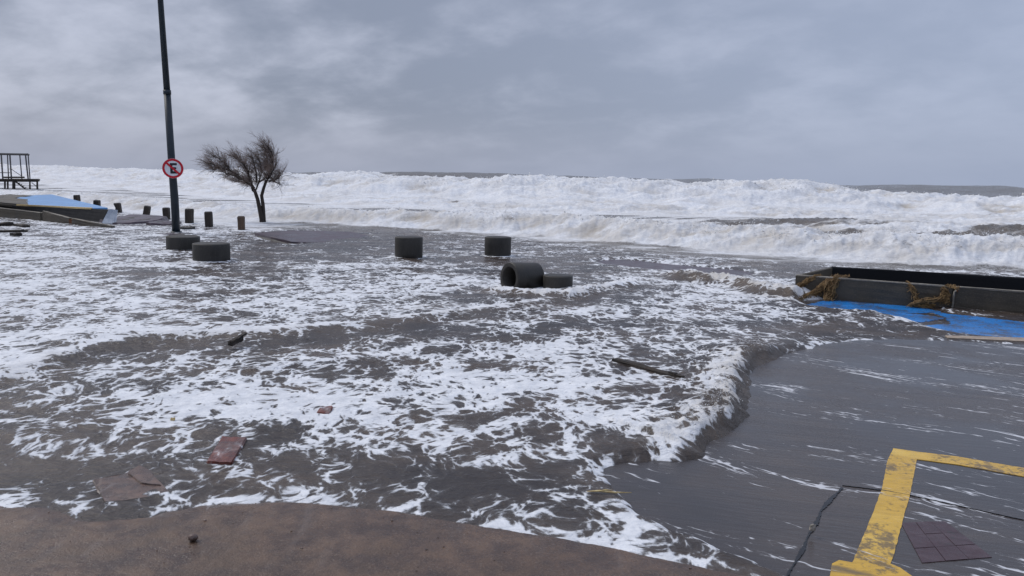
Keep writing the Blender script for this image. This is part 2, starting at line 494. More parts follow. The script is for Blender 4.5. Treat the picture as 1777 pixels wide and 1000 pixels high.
def foam_factor(q, pos, dens, gain=1.0):
    """lace of bubbles: 0 bare water ... 1 thick foam, from world position and a local density"""
    flat = q.vmath('MULTIPLY', pos, (1, 1, 0))
    wn = q.noise(flat, 1.1, 3, .55, col=True); wn2 = q.noise(flat, 4.5, 2, .5, col=True)
    p = q.vmath('ADD', flat, q.vmath('SCALE', q.vmath('SUBTRACT', wn, (.5, .5, .5)), scale=.6))
    p = q.vmath('ADD', p, q.vmath('SCALE', q.vmath('SUBTRACT', wn2, (.5, .5, .5)), scale=.08))
    pm = q.mapping(p, scale=(1.05, .85, 1), rot=(0, 0, R(-20)))
    c1 = q.voro(pm, 7.5); c2 = q.voro(q.mapping(pm, loc=(7, 3, 0)), 19)
    c0 = q.voro(q.mapping(p, scale=(1, .8, 1), loc=(3, 11, 0)), 2.3)
    n = q.noise(q.mapping(p, scale=(1.0, .85, 1), rot=(0, 0, R(-18))), 4.6, 10, .76)
    nb = q.noise(flat, 1.1, 5, .6)
    s = q.math('MULTIPLY', q.math('SUBTRACT', dens, .56), 1.9)
    s = q.math('ADD', s, q.math('MULTIPLY', q.math('SUBTRACT', n, .5), 3.6))
    s = q.math('ADD', s, q.math('MULTIPLY', q.math('SUBTRACT', nb, .5), 1.9))
    s = q.math('ADD', s, q.math('MULTIPLY', q.math('SUBTRACT', .13, c1), 1.9))
    s = q.math('ADD', s, q.math('MULTIPLY', q.math('SUBTRACT', .13, c2), 1.1))
    s = q.math('ADD', s, q.math('MULTIPLY', q.math('SUBTRACT', .14, c0), 1.5))
    crisp = q.ramp(s, -.05, .52)
    film = q.math('MULTIPLY', q.ramp(s, -.6, .25), .17)
    return q.math('MAXIMUM', crisp, film), s, n


def water_material(name='foaming_water'):
    m, q, b = base_mat(name)
    g = q.n('ShaderNodeNewGeometry'); pos = g.outputs['Position']
    d = q.n('ShaderNodeAttribute', attribute_name='foam').outputs['Fac']
    cr = q.n('ShaderNodeAttribute', attribute_name='cream').outputs['Fac']
    di = q.n('ShaderNodeAttribute', attribute_name='offshore').outputs['Fac']
    ff, s, n = foam_factor(q, pos, d)
    # farther out the lace gives way to broader wind-drawn streaks
    sp = q.mapping(pos, scale=(.28, .8, 0), rot=(0, 0, R(14)))
    sn = q.noise(sp, .9, 8, .68)
    f2 = q.ramp(q.math('ADD', q.math('MULTIPLY', q.math('SUBTRACT', d, .5), 1.2), q.math('MULTIPLY', q.math('SUBTRACT', sn, .5), 2.8)), -.05, .5)
    ff = q.fmix(di, ff, f2)
    mud = q.noise(q.mapping(pos, scale=(1, 1.6, 0)), .9, 5, .6)
    wc = q.mix(q.ramp(mud, .35, .7), (.034, .027, .025), (.090, .067, .052))
    wc = q.mix(di, wc, (.135, .125, .112))
    wc = q.mix(q.math('MULTIPLY', cr, .55), wc, (.145, .11, .078))
    fn = q.noise(pos, 7, 6, .7)
    fc = q.mix(q.ramp(fn, .3, .7), (.62, .635, .665), (.82, .83, .85))
    crn = q.math('MULTIPLY', cr, q.ramp(q.noise(q.mapping(pos, scale=(.5, 1.3, 1)), .8, 8, .68), .36, .64))  # streaky cream: silty foam, with the surf's soft shading put into the colour
    fc = q.mix(crn, fc, (.43, .385, .325))
    thin = q.ramp(ff, 0, 1, 0, 1)
    q.put(b.inputs['Base Color'], q.mix(thin, wc, fc))
    q.put(b.inputs['Roughness'], q.fmix(ff, .16, .75))
    q.put(b.inputs['Specular IOR Level'], q.fmix(ff, .5, .12))
    b.inputs['IOR'].default_value = 1.33
    rp = q.noise(q.mapping(pos, scale=(.7, 1.5, 1), rot=(0, 0, R(-14))), 9, 5, .62)
    rb = q.noise(pos, 34, 3, .6)
    hgt = q.math('ADD', q.math('MULTIPLY', rp, .8), q.math('MULTIPLY', rb, .12))
    foamh = q.math('ADD', q.math('MULTIPLY', ff, .55), q.math('MULTIPLY', q.noise(pos, 22, 5, .7), .6))
    nm = q.bump(hgt, .75, .045)
    nm = q.bump(foamh, .6, .03, nm)
    q.put(b.inputs['Normal'], nm)
    return m


def streak_foam(q, pos, amount):
    """thin broken streaks of foam dragged over the car park by the run-off"""
    fl = q.vmath('MULTIPLY', pos, (1, 1, 0))
    w = q.noise(fl, 1.3, 3, .5, col=True)
    p = q.vmath('ADD', fl, q.vmath('SCALE', q.vmath('SUBTRACT', w, (.5, .5, .5)), scale=.35))
    a = q.noise(q.smap(p, -34, .8, 7.5), 2.2, 7, .68)
    bb = q.noise(q.smap(p, -30, .5, 1.6), 1.3, 3, .6)
    c = q.voro(q.smap(p, -34, 1, 3), 10)
    s = q.math('ADD', q.math('MULTIPLY', q.math('SUBTRACT', a, .5), 3.0), q.math('MULTIPLY', q.math('SUBTRACT', bb, .5), 1.9))
    s = q.math('SUBTRACT', s, q.math('MULTIPLY', c, .8))
    s = q.math('ADD', s, amount)
    return q.ramp(s, 0, .22)


def asphalt_material():
    m, q, b = base_mat('wet_asphalt')
    g = q.n('ShaderNodeNewGeometry'); pos = g.outputs['Position']
    big = q.noise(pos, .8, 5, .6); fine = q.noise(pos, 60, 4, .7); grit = q.noise(pos, 160, 2, .6)
    drag = q.noise(q.smap(pos, -14, .4, 6), 1.4, 6, .6)
    col = q.mix(q.ramp(big, .35, .68), (.033, .028, .028), (.076, .059, .050))
    col = q.mix(q.ramp(drag, .35, .7, 0, .6), col, (.042, .038, .041))
    col = q.mix(q.math('MULTIPLY', q.ramp(grit, .5, .75), .35), col, (.14, .13, .12))
    sf = q.math('MULTIPLY', streak_foam(q, pos, -.20), .8)
    col = q.mix(sf, col, (.68, .69, .72))
    q.put(b.inputs['Base Color'], col)
    ro = q.math('ADD', q.ramp(drag, .3, .7, .05, .16), q.ramp(big, .35, .65, .02, .16))
    q.put(b.inputs['Roughness'], q.fmix(sf, ro, .7))
    b.inputs['IOR'].default_value = 1.45
    wet = q.noise(q.smap(pos, -14, 1, 5), 5.5, 5, .6)
    h = q.math('ADD', q.math('MULTIPLY', wet, 1.0), q.math('ADD', q.math('MULTIPLY', fine, .10), q.math('MULTIPLY', sf, .3)))
    q.put(b.inputs['Normal'], q.bump(h, q.ramp(big, .4, .6, .12, .32), .02))
    return m


def paint_material(name, col, worn, wear=.5, foam=-.75):
    m, q, b = base_mat(name)
    g = q.n('ShaderNodeNewGeometry'); pos = g.outputs['Position']
    n = q.noise(pos, 16, 8, .72); n2 = q.noise(pos, 2.2, 3, .5); sc = q.noise(q.mapping(pos, scale=(1, 4, 1), rot=(0, 0, R(30))), 9, 6, .7)
    tone = q.mix(q.ramp(sc, .35, .7), col, tuple(c * .78 for c in col))
    tone = q.mix(q.ramp(q.noise(q.smap(pos, -20, .5, 2.2), 1.1, 4, .6), .48, .7, 0, .65), tone, tuple(min(.8, c * 1.3 + .06) for c in col))
    wr = q.ramp(q.math('ADD', q.math('MULTIPLY', n, 1.0), q.math('MULTIPLY', n2, .8)), 1.12 - wear * .22, 1.24 - wear * .2)
    fl_ = q.ramp(q.noise(q.smap(pos, -20, .8, 3), 1.5, 6, .62), .66 - wear * .09, .78 - wear * .09)
    wr = q.math('MAXIMUM', wr, fl_)
    c = q.mix(q.math('MULTIPLY', wr, .8), tone, worn)
    sf = q.math('MULTIPLY', streak_foam(q, pos, foam), .6)
    c = q.mix(sf, c, (.75, .74, .72))
    q.put(b.inputs['Base Color'], c); q.put(b.inputs['Roughness'], q.ramp(n, .3, .7, .22, .45))
    q.put(b.inputs['Normal'], q.bump(n, .3, .01))
    return m


def solid_material(name, c1, c2, scale=6, rough=(.5, .8), bump=.4, bd=.02, grit=(40, .25), stretch=(1, 1, 1), spec=.4, metal=0.0):
    m, q, b = base_mat(name)
    tc_ = q.n('ShaderNodeTexCoord').outputs['Object']
    v = q.mapping(tc_, scale=stretch)
    n = q.noise(v, scale, 7, .65); g = q.noise(v, grit[0], 4, .7)
    c = q.mix(q.ramp(n, .32, .7), c1, c2)
    c = q.mix(q.math('MULTIPLY', q.ramp(g, .5, .75), grit[1]), c, tuple(min(1, x * 2.0 + .02) for x in c2))
    q.put(b.inputs['Base Color'], c); q.put(b.inputs['Roughness'], q.ramp(n, .3, .7, *rough))
    b.inputs['Specular IOR Level'].default_value = spec; b.inputs['Metallic'].default_value = metal
    q.put(b.inputs['Normal'], q.bump(q.math('ADD', q.math('MULTIPLY', n, .6), q.math('MULTIPLY', g, .4)), bump, bd))
    return m


def sidewalk_material():
    m, q, b = base_mat('wet_brown_pavement')
    g = q.n('ShaderNodeNewGeometry'); pos = g.outputs['Position']
    big = q.noise(pos, 1.3, 6, .62); mid = q.noise(pos, 7, 6, .65); gr = q.noise(pos, 90, 3, .7)
    fb = q.noise(q.mapping(pos, scale=(5, 1, 1), rot=(0, 0, R(-28))), 1.6, 5, .6)
    c = q.mix(q.ramp(mid, .3, .7), (.056, .031, .020), (.145, .088, .055))
    c = q.mix(q.ramp(big, .4, .7, 0, .7), c, (.050, .032, .024))
    c = q.mix(q.ramp(fb, .55, .72, 0, .35), c, (.16, .125, .105))
    c = q.mix(q.math('MULTIPLY', q.ramp(gr, .52, .72), .45), c, (.20, .16, .135))
    c = q.mix(q.math('MULTIPLY', q.ramp(gr, .48, .3), .5), c, (.025, .02, .018))
    d = q.n('ShaderNodeAttribute', attribute_name='foam').outputs['Fac']
    ff, s, n = foam_factor(q, pos, d)
    c = q.mix(ff, c, (.75, .76, .78))
    q.put(b.inputs['Base Color'], c)
    q.put(b.inputs['Roughness'], q.fmix(ff, q.ramp(q.math('ADD', q.math('MULTIPLY', big, .6), q.math('MULTIPLY', mid, .4)), .4, .62, .16, .55), .7))
    h = q.math('ADD', q.math('MULTIPLY', mid, .4), q.math('MULTIPLY', gr, .22))
    q.put(b.inputs['Normal'], q.bump(q.math('ADD', h, q.math('MULTIPLY', ff, .3)), .8, .02))
    return m


WATER = water_material()
ASPH = asphalt_material()
SIDE = sidewalk_material()
YEL = paint_material('worn_yellow_paint', (.62, .37, .035), (.10, .075, .05), .95, -.33)
BLUE = paint_material('worn_blue_paint', (.008, .19, .55), (.050, .050, .060), 1.15, -.5)
BLUE_L = paint_material('pale_blue_paint', (.11, .30, .60), (.10, .13, .17), .2, -3)
CONC = solid_material('dark_wet_concrete', (.020, .0185, .016), (.042, .038, .033), 5, (.42, .7), .5, .015, (55, .35), (1, 1, .35))
CONC_IN = solid_material('pipe_inside', (.016, .016, .015), (.03, .028, .025), 6)
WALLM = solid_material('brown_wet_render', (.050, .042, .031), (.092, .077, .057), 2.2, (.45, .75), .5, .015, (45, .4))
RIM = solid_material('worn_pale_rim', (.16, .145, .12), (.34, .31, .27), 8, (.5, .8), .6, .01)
BLACK = solid_material('black_concrete', (.004, .0045, .007), (.008, .009, .012), 3, (.6, .85), .3, .01, (40, .1), spec=.3)
GREYEND = solid_material('grey_end_panel', (.24, .27, .31), (.42, .45, .50), 5)
WOOD = solid_material('dark_wet_timber', (.015, .012, .010), (.042, .032, .025), 7, (.5, .8), .8, .02, (60, .3), (1, 1, .2))
WOODR = solid_material('reddish_timber', (.05, .032, .022), (.11, .07, .045), 7, (.5, .8), .8, .02, (60, .3), (1, 1, .2))
WOODG = solid_material('weathered_grey_timber', (.045, .045, .05), (.11, .105, .105), 5, (.6, .85), .6, .02, (30, .3), (1, 1, .3))
BARK = solid_material('dark_bark', (.018, .014, .012), (.05, .038, .031), 14, (.7, .95), 1.0, .02, (60, .3))
TWIG = solid_material('dry_twigs', (.16, .12, .105), (.27, .205, .175), 3, (.7, .95), .2, .01)
POLEM = solid_material('dark_teal_pole_paint', (.004, .010, .016), (.008, .018, .028), 3, (.35, .55), .25, .01, (25, .25), (1, 1, .3), spec=.5)
WEED = solid_material('brown_seaweed', (.12, .068, .026), (.30, .19, .08), 9, (.55, .8), .5, .01)
RED = solid_material('sign_red', (.50, .004, .018), (.58, .008, .025), 4, (.35, .5), .05, .005, (30, .04))
WHITE = solid_material('sign_white', (.66, .67, .70), (.78, .79, .82), 4, (.4, .5), .05, .005, (30, .02))
SIGNK = solid_material('sign_black', (.008, .010, .014), (.012, .014, .02), 4, (.4, .5), .05, .005, (30, .02))
METAL = solid_material('galvanised_back', (.18, .19, .20), (.28, .29, .30), 6, (.4, .55), .1, .005, metal=.6)
RUST = solid_material('rusty_iron', (.10, .035, .012), (.22, .085, .03), 12, (.6, .9), .6, .01)
def washed_material(name, c1, c2, dens):
    m, q, b = base_mat(name)
    g = q.n('ShaderNodeNewGeometry'); pos = g.outputs['Position']
    n = q.noise(pos, 11, 7, .65); g2 = q.noise(pos, 60, 4, .7); n3 = q.noise(pos, 4, 4, .6)
    c = q.mix(q.ramp(n, .35, .68), c1, c2)
    c = q.mix(q.ramp(n3, .5, .7, 0, .7), c, (.06, .05, .048))
    c = q.mix(q.math('MULTIPLY', q.ramp(g2, .52, .75), .3), c, tuple(x * 1.8 for x in c2))
    ff, s, _ = foam_factor(q, q.vmath('ADD', pos, (.31, .07, 0)), dens)
    c = q.mix(q.math('MULTIPLY', ff, .92), c, (.74, .74, .76))
    q.put(b.inputs['Base Color'], c); q.put(b.inputs['Roughness'], q.fmix(ff, q.ramp(n, .3, .7, .18, .42), .7))
    q.put(b.inputs['Normal'], q.bump(q.math('ADD', n, q.math('MULTIPLY', g2, .3)), .6, .012))
    return m


BRICK = washed_material('red_paver', (.10, .022, .014), (.20, .055, .034), .42)
SLABM = washed_material('brown_broken_slab', (.075, .050, .040), (.16, .10, .078), .18)
MAROON = paint_material('maroon_paver', (.050, .020, .024), (.040, .034, .034), .7, -.38)
HEAVE = solid_material('dark_purple_paving', (.050, .036, .044), (.090, .062, .076), 4, (.25, .45), .5, .015, (45, .3))
SAND = solid_material('sea_bed_sand', (.16, .13, .10), (.22, .18, .14), .5)
REED = solid_material('straw_reed', (.40, .28, .12), (.62, .48, .24), 20, (.5, .8), .3, .01)
CRACKM = solid_material('crack_filler', (.006, .006, .007), (.012, .012, .014), 9, (.2, .4), .4, .01)
SPRAYM = solid_material('spray_white', (.74, .74, .74), (.86, .86, .86), 9, (.5, .7), .2, .01)
BEIGE = solid_material('beige_kerb', (.26, .20, .15), (.40, .33, .26), 9)


# ------------------------------------------------------------------ large structure
def grid_mesh(name, X, Y, Z, mask, attrs, mat, smooth=True):
    """quad grid from 2-D arrays, keeping only the masked quads"""
    nr, nc = X.shape
    idx = np.arange(nr * nc).reshape(nr, nc)
    quads = np.stack([idx[:-1, :-1], idx[:-1, 1:], idx[1:, 1:], idx[1:, :-1]], -1)[mask]
    used, inv = np.unique(quads, return_inverse=True); inv = inv.reshape(-1)
    co = np.stack([X.ravel()[used], Y.ravel()[used], Z.ravel()[used]], -1).astype(np.float32)
    me = bpy.data.meshes.new(name)
    nq = len(quads)
    me.vertices.add(len(used)); me.vertices.foreach_set('co', co.ravel())
    me.loops.add(nq * 4); me.loops.foreach_set('vertex_index', inv.astype(np.int32))
    me.polygons.add(nq); me.polygons.foreach_set('loop_start', np.arange(0, nq * 4, 4, dtype=np.int32))
    me.polygons.foreach_set('loop_total', np.full(nq, 4, np.int32))
    me.update(calc_edges=True)
    me.polygons.foreach_set('use_smooth', np.full(nq, smooth))
    for an, arr in attrs.items():
        at_ = me.attributes.new(an, 'FLOAT', 'POINT'); at_.data.foreach_set('value', arr.ravel()[used].astype(np.float32))
    me.materials.append(mat)
    o = bpy.data.objects.new(name, me); C.objects.link(o)
    return o


# ground sheet out to the horizon, the car park on top of it
gm = bpy.data.meshes.new('ground')
gm.from_pydata([(-9000, -2000, -1.2), (9000, -2000, -1.2), (9000, 9000, -1.2), (-9000, 9000, -1.2)], [], [(0, 1, 2, 3)]); gm.materials.append(SAND)
go = bpy.data.objects.new('ground', gm); C.objects.link(go); tag(go, kind='structure')

cp_pts = [(x, y, 0.0) for x, y in EDGE] + [(90, -60, 0.0), (-80, -60, 0.0)]
bm = bmesh.new()
vs = [bm.verts.new(v) for v in cp_pts]; vb = [bm.verts.new((v[0], v[1], -1.15)) for v in cp_pts]
f = bm.faces.new(vs)
for i in range(len(vs)): bm.faces.new((vs[i], vb[i], vb[(i + 1) % len(vs)], vs[(i + 1) % len(vs)]))
bmesh.ops.triangulate(bm, faces=[f]); bmesh.ops.recalc_face_normals(bm, faces=bm.faces[:])
o = bm_obj('car_park', bm, ASPH); tag(o, kind='structure')

# water: one surface, cut at the promenade edge into the sea and the flood
near = 1 / np.linspace(1 / 2.6, 1 / 17.0, 470)
farr = 17.0 * np.exp(np.arange(1, 480) * .0049)
out_r = farr[-1] * np.exp(np.arange(1, 46) * .075)
rad = np.concatenate([near, farr, out_r])
az = np.concatenate([np.radians(np.linspace(-86, -41, 46))[:-1], np.radians(np.linspace(-41, 41, 1000)), np.radians(np.linspace(41, 86, 46))[1:]])
RR, AZ = np.meshgrid(rad, az, indexing='ij')
X = RR * np.sin(AZ); Y = RR * np.cos(AZ)
HH, FM, CM, SEA, SD, DI = water(X, Y)
qs = SEA[:-1, :-1] & SEA[1:, 1:]
shd, shs, _ = seg_dist(X, Y, SHORE); sh = shd * shs
keep = (SD[:-1, :-1] > -.35) & (sh[:-1, :-1] > -.5) & (Y[:-1, :-1] > 1)
at_all = dict(foam=FM, cream=CM, offshore=DI)
o = grid_mesh('flood_water', X, Y, HH, (~qs) & keep, at_all, WATER); tag(o, kind='structure')
o = grid_mesh('sea', X, Y, HH, qs, at_all, WATER); tag(o, kind='structure')

# brown pavement that rises out of the flood in the foreground
gx, gy = np.meshgrid(np.concatenate([np.linspace(-14, -4.2, 30), np.linspace(-4.18, 3, 620), np.linspace(3.1, 9, 20)]),
                     np.concatenate([np.linspace(-8, 1.6, 20), np.linspace(1.62, 4.15, 230)]), indexing='xy')
d, s, _ = seg_dist(gx, gy, SHORE); t = -d * s                         # + towards the camera
left = 1 - sst(-1.6, -1.0, gx)
edge_w = .05 + .18 * left
z = -.02 + .072 * sst(-edge_w, edge_w * .6, t + .02 * fbm(gx / .3, gy / .3, 3, seed=201) + .015 * left * fbm(gx / .1, gy / .1, 2, seed=203))
z = z + np.clip(t, 0, 2) * .012 + .004 * fbm(gx / .35, gy / .35, 4, seed=205) + .0016 * fbm(gx / .04, gy / .04, 2, seed=207)
fo = -.3 + (.70 + .3 * fbm(gx / .25, gy / .2, 2, seed=211)) * np.exp(-((t - .0) / .11) ** 2) * left + .05 * fbm(gx / .3, gy / .3, 2, seed=209)
o = grid_mesh('sidewalk', gx, gy, z, np.ones((gx.shape[0] - 1, gx.shape[1] - 1), bool), dict(foam=fo), SIDE); tag(o, kind='structure')


# the promenade's maroon paved strip, awash between the posts and the trough
def strip(name, pts_far, pts_near, z, mat, thick=.06):
    n = len(pts_far)
    vv = [at(x, y, z) for x, y in pts_far] + [at(x, y, z) for x, y in pts_near]
    vv2 = [v - Vector((0, 0, thick)) for v in vv]
    fs = []
    for i in range(n - 1):
        fs += [(i, i + 1, n + i + 1, n + i), (2 * n + i + 1, 2 * n + i, 3 * n + i, 3 * n + i + 1)]
        fs += [(n + i, n + i + 1, 3 * n + i + 1, 3 * n + i), (i + 1, i, 2 * n + i, 2 * n + i + 1)]
    fs += [(0, n, 3 * n, 2 * n), (n - 1, 3 * n - 1, 4 * n - 1, 2 * n - 1)]
    return mesh_obj(name, vv + vv2, fs, mat)


# painted markings and repairs on the car park
def sheet(name, outline, z, mat, cuts=0, amp=0.004, parent=None):
    pts = [at(x, y, z) for x, y in outline]; q = []
    rr = random.Random(len(name) + len(pts))
    for a, b in zip(pts, pts[1:] + pts[:1]):
        n = max(1, int((b - a).length / .035)) if cuts else 1
        for i in range(n):
            p = a.lerp(b, i / n)
            if i: p += Vector((rr.uniform(-amp, amp), rr.uniform(-amp, amp), 0))
            q.append(p)
    bm = bmesh.new(); f = bm.faces.new([bm.verts.new(p) for p in q])
    if f.normal.z < 0: f.normal_flip()
    bm.normal_update()
    if f.normal.z < 0: bmesh.ops.reverse_faces(bm, faces=[f])
    vs_ = [v for v in f.verts]; lo = [bm.verts.new((v.co.x, v.co.y, -.002)) for v in vs_]
    for i in range(len(vs_)): bm.faces.new((vs_[i], lo[i], lo[(i + 1) % len(vs_)], vs_[(i + 1) % len(vs_)]))
    bmesh.ops.triangulate(bm, faces=[f]); bmesh.ops.recalc_face_normals(bm, faces=bm.faces[:])
    return bm_obj(name, bm, mat, parent)


o = sheet('road_marking', [(1550, 778), (1592, 784), (1660, 792), (1777, 812), (1960, 845), (1960, 866), (1777, 827), (1660, 806), (1591, 797), (1580, 855), (1566, 905), (1552, 960), (1545, 978), (1562, 985), (1600, 1012), (1560, 1030), (1440, 1000), (1444, 978), (1456, 972), (1479, 976), (1505, 915), (1530, 850), (1540, 800)], .004, YEL, 1, .0018)
tag(o, kind='structure')
o = sheet('promenade_paving', [(1020, 446), (1110, 450), (1240, 462), (1310, 474), (1290, 486), (1200, 480), (1080, 468), (1020, 455)], .006, HEAVE); tag(o, kind='structure')
pv = empty('paving_patch', at(1640, 940)); tag(pv, kind='structure')
inv0 = at(1640, 940)
q4 = [at(1563, 908), at(1640, 905), at(1722, 968), at(1600, 978)]
for i in range(3):
    for j in range(3):
        def bil(u, v): return (q4[0].lerp(q4[1], u)).lerp(q4[3].lerp(q4[2], u), v)
        g = .004
        a, b_, c_, d_ = bil(i / 3 + g, j / 3 + g), bil((i + 1) / 3 - g, j / 3 + g), bil((i + 1) / 3 - g, (j + 1) / 3 - g), bil(i / 3 + g, (j + 1) / 3 - g)
        bm = bmesh.new(); prism(bm, [p - inv0 + Vector((0, 0, .003 + .001 * ((i + j) % 2))) for p in (a, b_, c_, d_)], Vector((0, 0, -.02)))
        bm_obj('paver', bm, MAROON, pv)


def crack(outline_pts, widths, seed=0):
    rr = random.Random(seed); pts = []
    for (a, b) in zip(outline_pts[:-1], outline_pts[1:]):
        A_, B_ = at(*a, .0045), at(*b, .0045)
        n = max(2, int((B_ - A_).length / .012))
        for i in range(n): pts.append(A_.lerp(B_, i / n) + Vector((rr.uniform(-1, 1), rr.uniform(-1, 1), 0)) * .0022)
    pts.append(at(*outline_pts[-1], .0045))
    L, Rr = [], []
    for i, p in enumerate(pts):
        d = (pts[min(i + 1, len(pts) - 1)] - pts[max(i - 1, 0)]).normalized(); nrm = Vector((-d.y, d.x, 0))
        u = i / (len(pts) - 1); w = widths[0] + (widths[1] - widths[0]) * u
        w *= rr.uniform(.6, 1.25) * (1 + .5 * math.sin(i * .23 + seed))
        if i in (0, len(pts) - 1): w *= .2
        L.append(p + nrm * w / 2); Rr.append(p - nrm * w / 2)
    n = len(pts); dn = [Vector((v.x, v.y, -.002)) for v in L + Rr]
    fs = [(i, n + i, n + i + 1, i + 1) for i in range(n - 1)]
    fs += [(i, i + 1, 2 * n + i + 1, 2 * n + i) for i in range(n - 1)] + [(n + i + 1, n + i, 3 * n + i, 3 * n + i + 1) for i in range(n - 1)]
    o = mesh_obj('pavement_crack', L + Rr + dn, fs, CRACKM)
    tag(o, kind='structure')


crack([(1462, 846), (1440, 868), (1425, 885), (1418, 905), (1402, 930), (1395, 950), (1380, 975), (1365, 1000)], (.020, .012), 3)
crack([(1462, 842), (1530, 850), (1575, 858), (1640, 872), (1777, 902)], (.006, .003), 4)

o = sheet('blue_paint', [(1375, 535), (1450, 517), (1520, 520), (1562, 529), (1640, 541), (1560, 545), (1480, 545), (1420, 543)], .004, BLUE, 1, .02); tag(o, kind='structure')
o = sheet('blue_paint', [(1500, 543), (1590, 545), (1640, 552), (1600, 559), (1540, 555)], .0045, BLUE, 1, .02); tag(o, kind='structure')
o = sheet('blue_paint', [(1612, 540), (1777, 559), (1960, 580), (1960, 612), (1777, 588), (1660, 583), (1580, 566), (1650, 562), (1640, 550)], .005, BLUE, 1, .02); tag(o, kind='structure')
o = strip('kerb', [(1640, 582), (1777, 586), (1960, 612)], [(1645, 586), (1777, 592), (1960, 619)], .02, BEIGE, .03); tag(o, kind='structure')

# ------------------------------------------------------------------ concrete pipe bollards
GC = 'squat concrete cylinders standing on the flooded promenade'


def bollard(px, top, base, wpx, label, tilt=(0, 0)):
    p = at(px, base)
    cy = p.y + .0
    r = wpx * p.y / F / 2 * 1.0
    c = Vector((p.x, p.y + r, 0))
    ztop = atd(px, top, p.y).z
    e = empty('concrete_bollard', c); e.rotation_euler = (R(tilt[0]), R(tilt[1]), random.uniform(0, 6)); tag(e, label, 'bollard', GC)
    bm = bmesh.new()
    lathe(bm, [(r, -.06), (r, ztop * .3), (r * 1.004, ztop * .6), (r, ztop - .014), (r - .004, ztop - .005), (r - .014, ztop)], 56)
    b = bm_obj('body', bm, CONC, e); 
    for f_ in b.data.polygons: f_.use_smooth = abs(f_.normal.z) < .5
    bm = bmesh.new()
    lathe(bm, [(r - .03, ztop - .01), (r - .032, ztop + .004), (r * .3, ztop + .006), (0.001, ztop + .006)], 40)
    bm_obj('lid', bm, CONC, e)
    return e, r, ztop


bollard(306, 412, 439, 56, 'low dark concrete cylinder nearest the lamp post, half behind the next one', (1, -1))
bollard(355, 425, 459, 63, 'wide dark concrete cylinder in front of the one by the lamp post')
bollard(706, 413, 453, 49, 'tall dark concrete cylinder standing alone between the tree and the fallen pipe')
bollard(863, 413, 449, 47, 'dark concrete cylinder standing behind the fallen pipe')
bollard(969, 481, 511, 53, 'low concrete cylinder touching the fallen pipe in foaming water')

# the fallen open pipe
pc = at(905, 507)
r = .24
e = empty('fallen_concrete_pipe', (pc.x + .01, pc.y + .22, r * .78)); tag(e, 'overturned hollow concrete pipe lying on its side in the foam', 'concrete pipe')
bm = bmesh.new()
hl = .25
lathe(bm, [(r, -hl), (r, hl), (r - .01, hl + .006), (r - .058, hl + .006), (r - .066, hl), (r - .066, -hl), (r - .055, -hl - .006), (r - .008, -hl - .006)], 56, ring=True)
for v in bm.verts: v.co = Vector((v.co.z, v.co.y, v.co.x))
bmesh.ops.recalc_face_normals(bm, faces=bm.faces[:])
b = bm_obj('pipe_shell', bm, CONC, e, smooth=False)
for f_ in b.data.polygons: f_.use_smooth = abs(f_.normal.x) < .4
bm = bmesh.new(); lathe(bm, [(r - .067, .12), (r - .067, .15), (.002, .15)], 40)
for v in bm.verts: v.co = Vector((v.co.z, v.co.y, v.co.x))
bm_obj('end_plug', bm, CONC_IN, e)
e.rotation_euler = (0, R(3), R(36))

# ------------------------------------------------------------------ trough walls (right)
wl = at(1378, 515); wr = at(1777, 549)
dv = (wr - wl).normalized(); nv = Vector((-dv.y, dv.x, 0))
L = 7.0; Wd = 1.55; hz = .335
e = empty('planter_trough', wl); e.rotation_euler = (0, 0, math.atan2(dv.y, dv.x))
tag(e, 'long low concrete trough with black inside beside the blue paint', 'planter')
jn = .0
xj = (at(1651, 539) - wl).length
for x0, x1 in ((0, xj - .006), (xj + .006, L)):
    rough_block('front_wall', [Vector((x0, 0, hz)), Vector((x1, 0, hz)), Vector((x1, .14, hz)), Vector((x0, .14, hz))], Vector((0, 0, -hz - .05)), WALLM, e, 6, .004, .012, int(x0) + 3)
    rough_block('rim', [Vector((x0 + .01, -.004, hz + .006)), Vector((x1 - .01, -.004, hz + .006)), Vector((x1 - .01, .05, hz + .008)), Vector((x0 + .01, .05, hz + .008))], Vector((0, 0, -.018)), RIM, e, 10, .004, .003, 5)
bl = atd(1415, 463.5, wl.y + 1.25) ; 
nb = 1.15
def lw(u, v, zz): return Vector((u, v, zz))
hb = .385
rough_block('back_wall', [lw(.42, nb, hb), lw(L, 1.9, hb), lw(L, 2.02, hb), lw(.42, nb + .12, hb)], Vector((0, 0, -hb - .05)), BLACK, e, 4, .003, .01, 9)  # black inner face, the trough's inside shade put into its colour
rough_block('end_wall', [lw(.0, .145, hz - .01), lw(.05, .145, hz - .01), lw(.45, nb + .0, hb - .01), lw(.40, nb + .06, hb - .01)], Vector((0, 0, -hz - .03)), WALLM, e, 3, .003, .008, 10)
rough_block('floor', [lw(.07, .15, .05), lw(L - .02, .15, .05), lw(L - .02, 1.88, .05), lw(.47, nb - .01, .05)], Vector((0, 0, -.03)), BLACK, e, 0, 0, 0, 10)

# bent iron rod leaning on the joint
rb = at(1649, 538)
e = empty('iron_rod', rb); tag(e, 'thin bent iron rod leaning against the trough wall joint', 'rod')
bm = bmesh.new(); tp = atd(1655, 506, rb.y - .03)
tube(bm, [Vector((0, -.03, -.02)), Vector((.01, -.03, .1)), (tp - rb) * .8 + Vector((0, -.02, 0)), tp - rb + Vector((0, -.02, 0)), tp - rb + Vector((.035, .0, .012))], [.014, .014, .014, .013, .011], 8)
bm_obj('rod_shaft', bm, RIM, e, True)
bm = bmesh.new(); tube(bm, [tp - rb + Vector((.03, -.0, .012)), tp - rb + Vector((.055, .0, .0))], .014, 8); bm_obj('rod_hook', bm, RUST, e, True)


